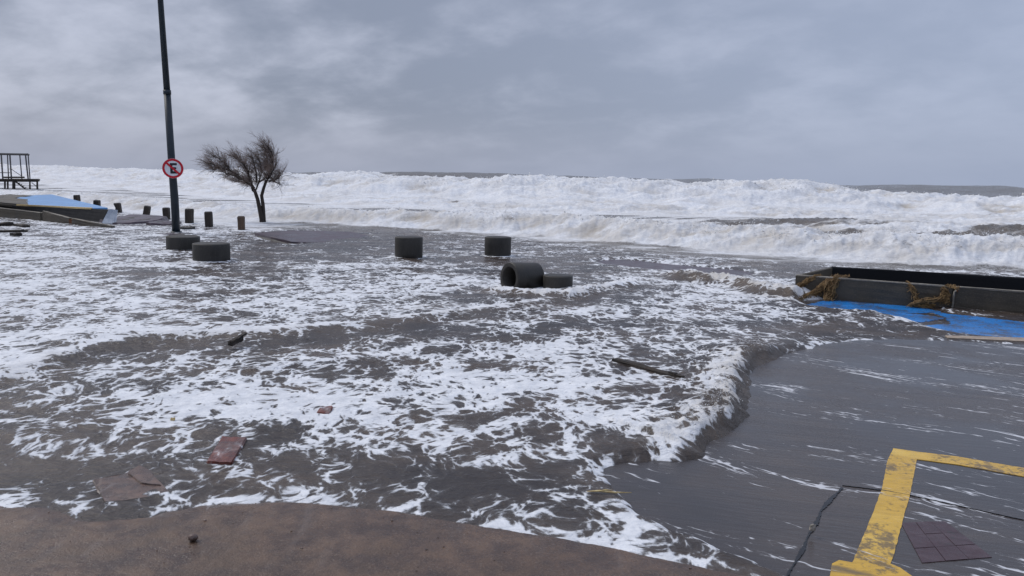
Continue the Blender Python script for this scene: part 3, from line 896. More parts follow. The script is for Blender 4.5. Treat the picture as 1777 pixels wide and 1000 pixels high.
# seaweed draped over the trough wall
def weed(label, paths, n, spread, seed):
    rr = random.Random(seed)
    P0 = [[Vector(p) for p in path] for path in paths]
    org = P0[0][0].copy(); org.z = 0
    e = empty('seaweed_clump', org); tag(e, label, 'seaweed', 'brown seaweed clumps draped over the trough wall')
    bm = bmesh.new()
    for path in P0:
        for _ in range(n):
            off = Vector((rr.gauss(0, spread), rr.gauss(0, spread * .5), rr.gauss(0, spread * .45)))
            a, b = sorted((rr.uniform(-.15, .5), rr.uniform(.5, 1.12)))
            pts = []
            ph = rr.uniform(0, 6)
            for i in range(9):
                t = (a + (b - a) * i / 8)
                t = min(max(t, 0), 1) * (len(path) - 1); k_ = min(int(t), len(path) - 2); u = t - k_
                p = path[k_].lerp(path[k_ + 1], u) + off * (.5 + .7 * i / 8)
                p += Vector((math.sin(ph + i * 1.1) * .022, math.cos(ph * 2 + i) * .012, math.cos(ph + i * 1.7) * .014))
                p += Vector((rr.gauss(0, .008), rr.gauss(0, .006), rr.gauss(0, .008)))
                p.z = max(p.z, .008)
                pts.append(p - org)
            tube(bm, pts, [rr.uniform(.003, .007) * (1 - .5 * abs(i - 4) / 4) + .001 for i in range(9)], 4, False)
    o = bm_obj('strands', bm, WEED, e); o['kind'] = 'stuff'
    # blades and clots
    bm = bmesh.new()
    for path in P0:
        for _ in range(int(n * .6)):
            t = rr.random() * (len(path) - 1); k_ = min(int(t), len(path) - 2)
            p = path[k_].lerp(path[k_ + 1], t - k_) + Vector((rr.gauss(0, spread), rr.gauss(-.01, spread * .4), rr.gauss(0, spread * .4))) - org
            p.z = max(p.z, .012)
            d_ = Vector((rr.gauss(0, 1), rr.gauss(0, .6), rr.gauss(-.5, 1))).normalized() * rr.uniform(.02, .06)
            s_ = d_.cross(Vector((rr.random(), rr.random(), rr.random()))).normalized() * rr.uniform(.004, .011)
            v = [bm.verts.new(p - s_ * .4), bm.verts.new(p + d_ * .5 - s_), bm.verts.new(p + d_), bm.verts.new(p + d_ * .5 + s_)]
            bm.faces.new(v)
    o = bm_obj('blades', bm, WEED, e); o['kind'] = 'stuff'


def wf(px, py, out_=.0):
    """point on the trough's front face seen at a pixel, moved out by out_"""
    d = ray(px, py); d = Vector(d); o_ = Vector((0, 0, EYE)); nn = Vector((nv.x, nv.y, 0))
    t = (wl - o_).dot(nn) / d.dot(nn); p = o_ + d * t
    return p - nn * out_


def tp_(px, py): return at(px, py, hz + .02)


weed('large forked seaweed clump hanging over the left end of the trough wall', [
    [tp_(1468, 479), wf(1450, 484, .03), wf(1443, 498, .05), wf(1440, 512, .07), at(1436, 522, .01)],
    [tp_(1452, 478), wf(1438, 487, .03), wf(1425, 500, .04), wf(1405, 511, .07), at(1385, 522, .01)]], 90, .035, 1)
weed('thin seaweed trail lying across the left corner of the trough wall', [
    [tp_(1422, 478), wf(1408, 484, .02), wf(1392, 494, .03), wf(1378, 508, .05), at(1370, 512, .03)]], 60, .022, 2)
weed('narrow seaweed strand hanging from the middle of the trough wall', [
    [tp_(1575, 489), wf(1583, 498, .02), wf(1588, 512, .03), wf(1592, 524, .05)]], 55, .018, 3)
weed('spread heap of seaweed piled at the foot of the trough wall by the rod', [
    [at(1580, 531, .03), wf(1600, 521, .09), wf(1620, 519, .08), wf(1640, 518, .05), at(1648, 530, .04)],
    [wf(1638, 500, .02), wf(1641, 512, .03), wf(1640, 526, .05)],
    [at(1582, 531, .02), at(1610, 532, .03), at(1645, 533, .02)]], 60, .028, 4)
weed('small tuft of seaweed on top of the trough wall near the rod', [
    [tp_(1643, 496), tp_(1652, 496.5), tp_(1664, 500)]], 22, .016, 5)

# ------------------------------------------------------------------ lamp post and sign
pb = at(306, 406)
ptop = atd(274, -60, pb.y); pmid = atd(290, 160, pb.y)
e = empty('lamp_post', pb); tag(e, 'tall dark blue leaning lamp post rising out of the flood', 'lamp post')
w0 = 13.5 * pb.y / F / 2; w1 = 10.5 * pb.y / F / 2; w2 = 8.6 * pb.y / F / 2
def along(z0, z1, n=6): return [Vector((0, 0, -.1)).lerp(ptop - pb, 0)]
bm = bmesh.new(); tube(bm, [Vector((0, 0, -.1)), (pmid - pb) * .25 + Vector((.015, 0, 0)), (pmid - pb) * .5, pmid - pb], [w0, w0 * .97, (w0 + w1) / 2, w1 * 1.05], 24); bm_obj('pole', bm, POLEM, e, True)
bm = bmesh.new(); ax = (ptop - pmid).normalized(); tube(bm, [pmid - pb - ax * .06, pmid - pb + ax * .05], w1 * 1.2, 24); bm_obj('collar', bm, POLEM, e, True)
bm = bmesh.new(); tube(bm, [pmid - pb, ptop - pb, ptop - pb + ax * 1.2], [w1, w2, w2 * .95], 24); bm_obj('upper_pole', bm, POLEM, e, True)
# arm and lamp head above the frame
tp2 = ptop - pb + ax * 1.2
bm = bmesh.new(); tube(bm, [tp2 - ax * .1, tp2 + Vector((-.2, .3, .3)), tp2 + Vector((-.6, .9, .45)), tp2 + Vector((-.9, 1.4, .48))], [w2 * .7, w2 * .6, w2 * .55, w2 * .5], 12); bm_obj('arm', bm, POLEM, e, True)
bm = bmesh.new(); bmesh.ops.create_uvsphere(bm, u_segments=20, v_segments=10, radius=1)
for v in bm.verts: v.co = Vector((v.co.x * .13, v.co.y * .33, v.co.z * .08)) + tp2 + Vector((-1.03, 1.62, .47))
bm_obj('lamp_head', bm, METAL, e, True)
bm = bmesh.new(); tube(bm, [pb * 0 + Vector((0, 0, -.03)), Vector((0, 0, .07))], [w0 * 1.5, w0 * 1.35], 20); bm_obj('base_collar', bm, POLEM, e, True)

sc_ = atd(300, 292.5, pb.y - w0 - .05)
e = empty('no_parking_sign', sc_); e.rotation_euler = (R(0), R(-2.0), R(math.degrees(math.atan2(-sc_.x, sc_.y))))
tag(e, 'round no parking sign with red ring and crossed letter E on the lamp post', 'sign')
rs = 16.8 * sc_.y / F


def disc(bm, r1, y0, y1, r0_=None, sides=56):
    """ring or disc facing -y"""
    if r0_ is None: prof = [(r1, y0), (r1, y1), (.001, y1)]; 
    if r0_ is None:
        lathe(bm, [(r1, -y1), (r1, -y0)], sides)
    else:
        lathe(bm, [(r1, -y1), (r1, -y0), (r0_, -y0), (r0_, -y1)], sides, ring=True)
    for v in bm.verts: v.co = Vector((v.co.x, -v.co.z, v.co.y))
    bmesh.ops.recalc_face_normals(bm, faces=bm.faces[:])


bm = bmesh.new(); disc(bm, rs, 0, .006); bm_obj('sign_plate', bm, WHITE, e)
bm = bmesh.new(); disc(bm, rs * .985, -.003, .004, rs * .77); bm_obj('red_ring', bm, RED, e)
lw_ = rs * .82
# letter E
for nm, (x0, x1, z0, z1) in {'letter_stem': (-.26, -.025, -.52, .54), 'letter_top_bar': (-.024, .40, .32, .54), 'letter_middle_bar': (-.024, .32, -.07, .13), 'letter_bottom_bar': (-.024, .40, -.52, -.29)}.items():
    bm = bmesh.new(); prism(bm, [Vector((x0 * rs, -.0035, z0 * rs)), Vector((x1 * rs, -.0035, z0 * rs)), Vector((x1 * rs, -.0035, z1 * rs)), Vector((x0 * rs, -.0035, z1 * rs))], Vector((0, .003, 0)))
    bm_obj(nm, bm, SIGNK, e)
bm = bmesh.new(); hw = rs * .10
a = Vector((-.60, 0, .60)) * rs; b_ = Vector((.60, 0, -.60)) * rs; pn = Vector((1, 0, 1)).normalized() * hw; yo = Vector((0, -.006, 0))
prism(bm, [a - pn + yo, b_ - pn + yo, b_ + pn + yo, a + pn + yo], Vector((0, .005, 0))); bm_obj('red_slash', bm, RED, e)
bm = bmesh.new(); prism(bm, [Vector((-.09, .008, .03)), Vector((.09, .008, .03)), Vector((.09, .008, -.03)), Vector((-.09, .008, -.03))], Vector((0, .04, 0))); bm_obj('bracket', bm, METAL, e)

# ------------------------------------------------------------------ tree
TB = at(455, 388); TY = TB.y; SCL = TY / F


def tpx(x, y, dy=0.0): return atd(x, y, TY) + Vector((0, dy, 0)) - TB


e = empty('wind_bent_tree', TB); tag(e, 'small wind-bent tree with twin stems and sparse brown twigs in the surf', 'tree')
bm = bmesh.new()
tube(bm, [tpx(455, 392), tpx(454, 380), tpx(450, 360), tpx(447, 346), tpx(443, 334), tpx(437, 322)], [.085, .075, .068, .062, .055, .04], 10)
bm_obj('trunk', bm, BARK, e, True)
bm = bmesh.new()
tube(bm, [tpx(457, 391, .06), tpx(456, 375, .08), tpx(455, 355, .08), tpx(453, 340, .06), tpx(457, 326, .05), tpx(462, 312, .05)], [.075, .068, .06, .055, .05, .042], 10)
bm_obj('trunk', bm, BARK, e, True)
LIMBS = [
    [(443, 334, 0), (434, 320, -.1), (422, 309, -.2), (408, 299, -.3), (392, 291, -.4), (374, 284, -.5)],
    [(438, 324, 0), (432, 308, .1), (424, 292, .2), (413, 279, .3), (402, 271, .4)],
    [(440, 328, 0), (437, 312, -.2), (436, 296, -.4), (428, 282, -.5), (418, 272, -.6)],
    [(424, 311, -.2), (410, 305, -.3), (398, 303, -.2), (388, 296, 0)],
    [(408, 299, -.3), (396, 286, -.2), (382, 275, -.1), (370, 272, 0)],
    [(443, 332, 0), (447, 314, .2), (448, 298, .3), (446, 284, .4), (440, 272, .4)],
    [(462, 312, .05), (467, 298, .1), (469, 282, .1), (466, 266, .1), (457, 254, 0)],
    [(465, 303, .1), (459, 290, .3), (456, 276, .4), (450, 262, .5)],
    [(468, 290, .1), (474, 276, 0), (474, 264, -.1), (468, 254, -.2)],
    [(460, 318, .05), (470, 308, -.1), (477, 297, -.2), (484, 286, -.3)],
    [(464, 315, .05), (473, 314, .1), (480, 308, .2), (482, 300, .3)],
    [(447, 316, .2), (455, 308, .4), (460, 296, .5), (462, 284, .6)],
    [(445, 318, 0), (443, 300, .1), (437, 284, .2), (431, 270, .3)],
    [(437, 320, 0), (425, 317, .2), (412, 314, .3), (402, 316, .3)],
    [(466, 306, .05), (476, 316, .1), (483, 322, .2)],
    [(396, 293, -.3), (384, 292, -.2), (372, 294, -.1), (362, 286, 0)],
]
rr = random.Random(5)
bl_, bt = bmesh.new(), bmesh.new(); ntw = 0
for li, Lm in enumerate(LIMBS):
    pts = [tpx(x, y, dy) for x, y, dy in Lm]
    fine_ = []
    for a, b_ in zip(pts[:-1], pts[1:]):
        for i in range(3): fine_.append(a.lerp(b_, i / 3) + Vector((rr.gauss(0, .012), rr.gauss(0, .012), rr.gauss(0, .012))))
    fine_.append(pts[-1]); n = len(fine_)
    tube(bl_, fine_, [.026 * (1 - i / n) + .005 for i in range(n)], 6)
    # branchlets, each carrying a spray of twigs swept up and to the left
    for i in range(2, n):
        for _ in range(8):
            p = fine_[i].lerp(fine_[max(i - 1, 0)], rr.random())
            d0 = (fine_[min(i + 1, n - 1)] - fine_[i - 1]).normalized()
            d = (d0 * .6 + Vector((rr.gauss(-.10, .8), rr.gauss(0, .8), rr.gauss(.35, .6)))).normalized()
            ln = rr.uniform(.16, .58) * (.6 + .45 * i / n)
            q_ = [p]
            for s_ in range(4):
                d = (d + Vector((rr.gauss(-.10, .14), rr.gauss(0, .15), rr.gauss(.05, .12)))).normalized(); q_.append(q_[-1] + d * ln / 4)
            tube(bl_, q_, [.006, .005, .0045, .004, .003], 3, False)
            for _ in range(9):
                k_ = rr.randint(1, 4); tw = [q_[k_].copy()]; td = (d + Vector((rr.gauss(-.12, .5), rr.gauss(0, .6), rr.gauss(.15, .45)))).normalized()
                tl = rr.uniform(.08, .26)
                for s_ in range(2):
                    td = (td + Vector((rr.gauss(-.12, .2), rr.gauss(0, .2), rr.gauss(0, .2)))).normalized(); tw.append(tw[-1] + td * tl / 2)
                w_ = rr.uniform(.0017, .0032)
                tube(bt, tw, [w_, w_ * .8, w_ * .5], 3, False); ntw += 1
bm_obj('branches', bl_, BARK, e, True)
o = bm_obj('crown', bt, TWIG, e); o['kind'] = 'stuff'

# ------------------------------------------------------------------ timber posts
POSTS = [  # px, top, base, width px, tilt, Y, label
    (81, 337, 349, 8, 14, 40.5, 'farthest dark timber post, tilted, behind the pale blue slab'),
    (106, 338, 352, 8, 1, 38.0, 'second farthest dark timber post, upright, just right of the tilted one'),
    (135, 339, 356, 8, -3, 35.2, 'dark timber post behind the middle of the pale blue slab'),
    (168.5, 348, 364, 9, 3, 32.0, 'dark timber post above the right end of the pale blue slab'),
    (206, 353, 371, 10, -6, 29.4, 'notched timber post just right of the grey trough end'),
    (253, 358, 378, 9, 12, 27.3, 'leaning timber post behind the domed concrete rubble'),
    (290, 361, 384, 10, -2, 25.9, 'timber post directly left of the lamp post'),
    (328.5, 363, 391, 11, 2, 24.2, 'timber post directly right of the lamp post'),
    (363, 368, 397, 10.5, -1, 22.9, 'timber post between the lamp post and the lone reddish post'),
    (419.5, 376, 403, 11, -1, 21.9, 'lone reddish timber post nearest the tree'),
]
for i, (px, ty, by, wp, tl, Yd, lab) in enumerate(POSTS):
    c = atd(px, by, Yd); c.z = 0
    zt = atd(px, ty, Yd).z; w = wp * Yd / F / 2
    e = empty('timber_post', c, 0); e.rotation_euler = (R(random.uniform(-2, 2)), R(tl), R(random.uniform(-14, 14)))
    tag(e, lab, 'post', 'timber posts along the seaward edge')
    zt = zt / math.cos(R(tl))
    bm = bmesh.new(); prism(bm, [Vector((-w, -w, zt)), Vector((w, -w, zt + random.uniform(-.02, .02))), Vector((w, w, zt)), Vector((-w, w, zt + random.uniform(-.01, .03)))], Vector((0, 0, -zt - .3)))
    bmesh.ops.bevel(bm, geom=[e_ for e_ in bm.edges], offset=.018, segments=1, affect='EDGES')
    bmesh.ops.subdivide_edges(bm, edges=[e_ for e_ in bm.edges if e_.calc_length() > .15], cuts=3, use_grid_fill=True)
    jitter(bm, .006, i)
    if i == 4:
        for v in bm.verts:
            if v.co.x < -w * .3 and zt - .22 < v.co.z < zt - .1: v.co.x += .06
    bm_obj('shaft', bm, WOODR if i == 9 else WOOD, e)
    bm = bmesh.new(); prism(bm, [Vector((-w * .8, -w * .8, zt + .012)), Vector((w * .8, -w * .8, zt + .012)), Vector((w * .8, w * .8, zt + .012)), Vector((-w * .8, w * .8, zt + .012))], Vector((0, 0, -.02)))
    jitter(bm, .004, i + 50); bm_obj('sawn_top', bm, WOODG if i != 9 else WOODR, e)

# ------------------------------------------------------------------ broken trough and blue slab at the left
A0 = at(-160, 357, .0); 
fl = [at(-160, 362), at(0, 376), at(72, 385), at(120, 391), at(192, 402)]
e = empty('broken_low_wall', fl[2]); tag(e, 'brown low wall in tilted broken lengths with rust stains at the left edge', 'wall')
tops = [(-160, 340), (0, 354.5), (72, 370), (72.8, 366), (120, 376), (123, 378), (192, 393)]
tz = lambda px, py, Yv: atd(px, py, Yv)
segs = [((-160, 343, 366, 27.5), (70, 369.5, 386, 23.9)), ((73, 366.5, 388, 23.7), (121, 379, 394, 22.8)), ((124, 379.5, 394, 22.6), (193, 392.5, 404, 21.4))]
for i, ((x0, t0, b0, Y0), (x1, t1, b1, Y1)) in enumerate(segs):
    a, b_ = atd(x0, t0, Y0), atd(x1, t1, Y1); th = Vector((.03, .16, 0))
    rough_block('wall_length', [a - fl[2], b_ - fl[2], b_ - fl[2] + th, a - fl[2] + th], [Vector((0, 0, -a.z - .1)), Vector((0, 0, -b_.z - .1)), Vector((0, 0, -b_.z - .1)), Vector((0, 0, -a.z - .1))], WALLM, e, 5, .008, .012, i + 20)
    rough_block('rim', [a - fl[2] + Vector((0.02, .01, .01)), b_ - fl[2] + Vector((-.02, .01, .01)), b_ - fl[2] + Vector((-.02, .06, .01)), a - fl[2] + Vector((.02, .06, .01))], Vector((0, 0, -.02)), RIM, e, 6, .008, .003, i + 30)
a = atd(119, 381, 22.75) - fl[2]
rough_block('rust_stain', [a, a + Vector((.12, -.02, -.01)), a + Vector((.12, .12, 0)), a + Vector((0, .14, 0))], Vector((0, 0, -.27)), RUST, e, 2, .012, .01, 44)

ob = atd(150, 380, 24); ob.z = 0
e = empty('broken_trough', ob); tag(e, 'broken black sided trough with a pale grey end panel below the blue slab', 'planter')
a, b_ = atd(20, 357, 28), atd(188, 364, 23.6)
rough_block('side_panel', [a - ob, b_ - ob, b_ - ob + Vector((.1, .14, 0)), a - ob + Vector((.1, .14, 0))], [Vector((.2, 0, -a.z - .05)), Vector((-.28, 0, -b_.z - .02)), Vector((-.28, 0, -b_.z)), Vector((.2, 0, -a.z - .05))], BLACK, e, 3, .004, .01, 60)
a2, b2_ = atd(30, 356, 27.95), atd(160, 362.3, 24.3)
rough_block('timber_trim', [a2 - ob + Vector((0, -.06, .03)), b2_ - ob + Vector((0, -.06, .03)), b2_ - ob + Vector((0, .02, .03)), a2 - ob + Vector((0, .02, .03))], Vector((0, 0, -.05)), REED, e, 2, .008, .004, 61)
p0, p1, p2, p3 = atd(188, 363, 23.55), atd(198, 365, 23.75), atd(195, 389, 23.1), atd(176, 388, 22.9)
rough_block('end_panel', [p0 - ob, p1 - ob, p2 - ob, p3 - ob], Vector((.05, .14, 0)), GREYEND, e, 2, .006, .01, 62)

ob = atd(100, 350, 30); ob.z = 0
e = empty('blue_slab', ob); tag(e, 'tilted slab painted pale blue above the black trough at the left', 'concrete slab')
pts = [atd(46, 355, 28.6), atd(24, 340.5, 34), atd(90, 337.5, 36), atd(142, 350, 31), atd(187, 360.5, 25.2), atd(150, 361.5, 24.9)]
bm = bmesh.new(); prism(bm, [p - ob for p in pts], Vector((0, 0, -.14))); bmesh.ops.bevel(bm, geom=bm.edges[:], offset=.015, segments=1, affect='EDGES'); bm_obj('slab_top', bm, BLUE_L, e)
rough_block('slab_base', [p - ob + Vector((.15, .15, -.145)) for p in (pts[0], pts[1], pts[2], pts[4])], Vector((0, 0, -.4)), WALLM, e, 2, .01, .01, 63)
# dark broken paving piled left of the slab
for i, (x0, y0, x1, y1, Yd, lab) in enumerate([
    (-60, 346, 48, 356, 29, 'dark broken paving slab wedged beside the pale blue slab at the frame edge'),
    (-40, 341, 26, 343, 33, 'flat dark slab just behind the left corner of the pale blue slab')]):
    a, b_ = atd(x0, y0, Yd), atd(x1, y1, Yd - .6); o0 = a.copy(); o0.z = 0
    e = empty('broken_slab', o0); tag(e, lab, 'rubble', 'broken paving by the blue slab')
    rough_block('slab_piece', [a - o0, b_ - o0, b_ - o0 + Vector((-.6, 2.5, .02)), a - o0 + Vector((-.4, 2.8, .02))], Vector((0, 0, -.12)), WALLM, e, 3, .02, .015, 70 + i)
    rough_block('rubble_base', [a - o0 + Vector((.2, .2, -.13)), b_ - o0 + Vector((-.3, .2, -.13)), b_ - o0 + Vector((-.8, 2.2, -.1)), a - o0 + Vector((0, 2.4, -.1))], Vector((0, 0, -.4)), CONC, e, 3, .03, .015, 80 + i)

# rubble around the lamp post
def chunk(px, py, w, dp, h, rz, tilt, lab, mat=HEAVE, seed=0, Z=0):
    c = at(px, py); e = empty('concrete_rubble', c, R(rz)); e.rotation_euler = (R(tilt[0]), R(tilt[1]), R(rz)); tag(e, lab, 'rubble', 'broken concrete round the lamp post')
    bm = bmesh.new(); n = 9; rr = random.Random(seed)
    top = []
    for i in range(n):
        a = 2 * math.pi * i / n; q = rr.uniform(.8, 1.1); top.append(Vector((math.cos(a) * w / 2 * q, math.sin(a) * dp / 2 * q, h + rr.uniform(-.02, .02))))
    t = [bm.verts.new(p) for p in top]; b = [bm.verts.new(Vector((p.x * 1.12, p.y * 1.12, -.1))) for p in top]; cc_ = bm.verts.new((0, 0, h * 1.12))
    for i in range(n):
        bm.faces.new((t[i], t[(i + 1) % n], cc_)); bm.faces.new((t[i], b[i], b[(i + 1) % n], t[(i + 1) % n]))
    bmesh.ops.recalc_face_normals(bm, faces=bm.faces[:])
    bmesh.ops.subdivide_edges(bm, edges=bm.edges[:], cuts=2, use_grid_fill=True); jitter(bm, .012, seed)
    bm_obj('rock_body', bm, mat, e)
    bm = bmesh.new(); prism(bm, [p * .55 + Vector((.05 * w, 0, h * .50)) for p in top], Vector((0, 0, -.05))); jitter(bm, .012, seed + 1); bm_obj('broken_edge', bm, CONC, e)


chunk(236, 388, 1.9, 2.2, .16, 10, (4, 0), 'broad domed grey concrete slab between the trough and the lamp post', seed=1)
chunk(285, 392, .9, 1.2, .11, -20, (0, 4), 'dark broken chunk just left of the lamp post foot', seed=2)
chunk(325, 400, .5, .5, .10, 30, (0, 0), 'small square chunk just right of the lamp post foot', mat=CONC, seed=3)
chunk(303, 410, .85, .7, .05, 5, (0, 0), 'low wet chunk lying in front of the lamp post foot', seed=4)

# heaved paving slab
pts = [at(442, 404, .13), at(510, 400, .16), at(610, 402, .12), at(650, 411, .03), at(560, 421, .03), at(505, 419, .09), at(470, 411, .13)]
o0 = at(560, 415); e = empty('heaved_slab', o0); tag(e, 'large dark paving slab tilted up in the flood beneath the tree', 'concrete slab')
bm = bmesh.new(); prism(bm, [p - o0 for p in pts], Vector((0, 0, -.14))); bmesh.ops.bevel(bm, geom=bm.edges[:], offset=.012, segments=1, affect='EDGES')
bmesh.ops.subdivide_edges(bm, edges=[q for q in bm.edges if q.calc_length() > .3], cuts=2); jitter(bm, .008, 3)
bm_obj('slab_top', bm, HEAVE, e)
ed = [at(446, 409, .08), at(470, 414, .08), at(505, 425, .05), at(490, 428, .02), at(455, 416, .02)]
bm = bmesh.new(); prism(bm, [p - o0 for p in ed], Vector((0, 0, -.1))); jitter(bm, .015, 9); bm_obj('broken_edge', bm, CONC, e)

# ------------------------------------------------------------------ lookout platform, far left
TYd = 56.0
oe = atd(10, 330, TYd); oe.z = 0
e = empty('lifeguard_platform', oe); tag(e, 'roofless timber lifeguard platform with stairs standing in the surf far left', 'lookout')


def tpf(x, y, dY=0.0): return atd(x, y, TYd) + Vector((-.50 * dY, .86 * dY, 0)) - oe


def beam(name, a, b, w, mat=WOODG):
    bm = bmesh.new(); tube(bm, [a, b], w * .7, 4); bm_obj(name, bm, mat, e)


DP_ = 2.2
for dY in (0, DP_):
    beam('roof_beam', tpf(-62, 266, dY), tpf(48, 268, dY), .09)
    beam('deck_beam', tpf(-66, 313, dY), tpf(66, 313.5, dY), .15, WOOD)
    beam('lower_beam', tpf(-66, 329, dY), tpf(66, 330, dY), .07, WOOD)
for x0, x1, dY in ((2, 5, 0), (17, 20, 0), (44, 49, 0), (-20, -18, 0), (-58, -56, 0), (9, 11, DP_), (31, 35, DP_), (46, 49.5, DP_), (-30, -29, DP_), (-58, -56, DP_)):
    beam('upright', tpf(x0, 267, dY), tpf(x1, 312, dY), .075 if dY else .095)
for x0 in (-62, -20, 8, 13, 52, 65):
    beam('leg', tpf(x0, 314), tpf(x0 + .5, 336), .09, WOOD); beam('leg', tpf(x0 - 3, 314, DP_), tpf(x0 - 3, 336, DP_), .09, WOOD)
beam('leg', tpf(24, 314), tpf(24, 336), .2, WOOD)
for x0 in (-62, 47): beam('roof_beam', tpf(x0, 267, 0), tpf(x0, 267, DP_), .07)
for i in range(12):
    x0 = -64 + i * 11
    bm = bmesh.new(); prism(bm, [tpf(x0, 311.5, -.12), tpf(x0 + 10.4, 311.6, -.12), tpf(x0 + 10.4, 311.6, DP_ + .12), tpf(x0, 311.5, DP_ + .12)], Vector((0, 0, -.06))); bm_obj('deck_board', bm, WOOD, e)
beam('brace', tpf(55, 317), tpf(65, 325), .05); beam('handrail', tpf(20, 294, .1), tpf(36, 305, .1), .04)
beam('handrail', tpf(-56, 300), tpf(17, 300), .04); beam('handrail', tpf(6, 308, .3), tpf(42, 308, .3), .09, WOOD)
for dY in (.1, .9): beam('stair_stringer', tpf(26, 315, dY), tpf(45, 330, dY), .06, WOOD)
for i in range(5):
    x0 = 28 + i * 3.6; y0 = 317.5 + i * 2.7
    bm = bmesh.new(); prism(bm, [tpf(x0, y0, .1), tpf(x0 + 6, y0, .1), tpf(x0 + 6, y0, .9), tpf(x0, y0, .9)], Vector((0, 0, -.05))); bm_obj('stair_tread', bm, WOOD, e)
beam('brace', tpf(-4, 336), tpf(7, 329), .07, WOOD)

# ------------------------------------------------------------------ loose debris
def timber(lab, p0, p1, y_up, w, th, mat=WOOD, seed=0, z0=.05, z1=.05, name='driftwood_plank'):
    a, b_ = at(*p0, z0), at(*p1, z1); c = (a + b_) / 2; c.z = 0
    e = empty(name, c); tag(e, lab, 'driftwood', 'driftwood adrift in the flood')
    d = (b_ - a).normalized(); s_ = Vector((-d.y, d.x, 0)) * w / 2
    rough_block('plank_body', [a - s_ - c, b_ - s_ * .8 - c, b_ + s_ * .7 - c, a + s_ - c], Vector((0, 0, -th)), mat, e, 4, .005, .006, seed)
    bm = bmesh.new(); m_ = a.lerp(b_, .82) - c
    prism(bm, [m_ - s_ * .6 + Vector((0, 0, .012)), m_ + d * .07 - s_ * .6 + Vector((0, 0, .012)), m_ + d * .07 + s_ * .5 + Vector((0, 0, .012)), m_ + s_ * .5 + Vector((0, 0, .012))], Vector((0, 0, -.02))); jitter(bm, .004, seed)
    bm_obj('splinter', bm, mat, e)


timber('long dark waterlogged plank afloat behind the breaking flood edge', (1066, 621), (1186, 653), 0, .07, .07, WOOD, 1, .070, .088)
timber('dark timber stub poking up through the ridge of the flood', (398, 592), (420, 582), 0, .06, .05, WOOD, 2, .13, .16)
timber('long dark beam awash below the broken low wall at the left edge', (-30, 390), (18, 385), 0, .3, .14, WOOD, 3, .10, .14)
timber('short dark beam awash just right of the long one', (32, 388), (46, 391), 0, .25, .1, WOOD, 4, .11, .11)
timber('thin dark plank lying low in the foam at the left edge', (-20, 400), (48, 399), 0, .3, .06, WOOD, 5, .09, .09)
timber('smallest dark block in the foam below the broken low wall', (24, 404), (33, 405), 0, .2, .08, WOOD, 6, .11, .11)

c = at(1058, 854); e = empty('reed_stalk', c); tag(e, 'pale straw coloured reed stalk lying on the wet edge of the flood', 'reed')
bm = bmesh.new(); tube(bm, [at(1018, 853, .05) - c, at(1040, 852, .055) - c, at(1068, 855, .05) - c, at(1096, 855, .03) - c], [.002, .006, .0055, .002], 6); bm_obj('stem', bm, REED, e, True)
bm = bmesh.new(); tube(bm, [at(1035, 853, .058) - c, at(1052, 850, .062) - c, at(1064, 851, .055) - c], [.001, .004, .001], 5); bm_obj('stem_leaf', bm, REED, e, True)


def loose_paver(lab, quad, zs, th, mat, seed, name='loose_paver'):
    p = [at(x, y, z_) for (x, y), z_ in zip(quad, zs)]; c = sum(p, Vector()) / len(p); c.z = 0
    e = empty(name, c); tag(e, lab, 'paving slab')
    rough_block('paver_body', [q - c for q in p], Vector((0, 0, -th)), mat, e, 3, .0025, .006, seed)
    return e, c


loose_paver('red rectangular paver flecked with foam in the near flood', [(358, 801), (385, 757), (429, 758), (402, 803)], [.052, .056, .062, .056], .05, BRICK, 1)
e, c = loose_paver('brown broken paving slab lying at the edge of the flood, bottom left', [(180, 872), (160, 832), (214, 822), (240, 807), (262, 818), (301, 859)], [.042, .054, .050, .048, .047, .043], .05, SLABM, 2, 'broken_paving_slab')
a = at(225, 820, .085) - c; 
rough_block('raised_flake', [at(222, 822, .056) - c, at(243, 807, .058) - c, at(262, 817, .055) - c, at(280, 842, .049) - c, at(246, 838, .053) - c], Vector((0, 0, -.03)), SLABM, e, 1, .002, .003, 5)
loose_paver('small reddish stone half under the foam, mid flood', [(548, 716), (556, 705), (578, 704), (572, 718)], [.05, .075, .07, .05], .05, BRICK, 3, 'red_stone')

c = at(335, 938, .06); c.z = 0
e = empty('pebble', c); tag(e, 'small dark pebble on the brown pavement in the foreground', 'pebble')
bm = bmesh.new(); bmesh.ops.create_icosphere(bm, subdivisions=3, radius=.022)
for v in bm.verts: v.co = Vector((v.co.x * 1.0, v.co.y * .8, v.co.z * .75 + .074)) * 1.0
jitter(bm, .0015, 2); bm_obj('stone_body', bm, SLABM, e, True)

# scraps scattered over the foam and pavement
for i, (px, py, lab, mt) in enumerate([(1148, 697, 'tiny red scrap floating in the foam behind the flood edge', RED), (300, 728, 'tiny orange scrap resting on the thick foam patch', REED),
                                       (1410, 975 - 60, 'tiny pale chip beside the dark crack', RIM)]):
    c = at(px, py, .05); e = empty('scrap', c); tag(e, lab, 'scrap')
    rough_block('scrap_piece', [Vector((-.012, -.008, .012)), Vector((.013, -.006, .014)), Vector((.010, .010, .012)), Vector((-.010, .008, .010))], Vector((0, 0, -.03)), mt, e, 1, .003, .002, i)

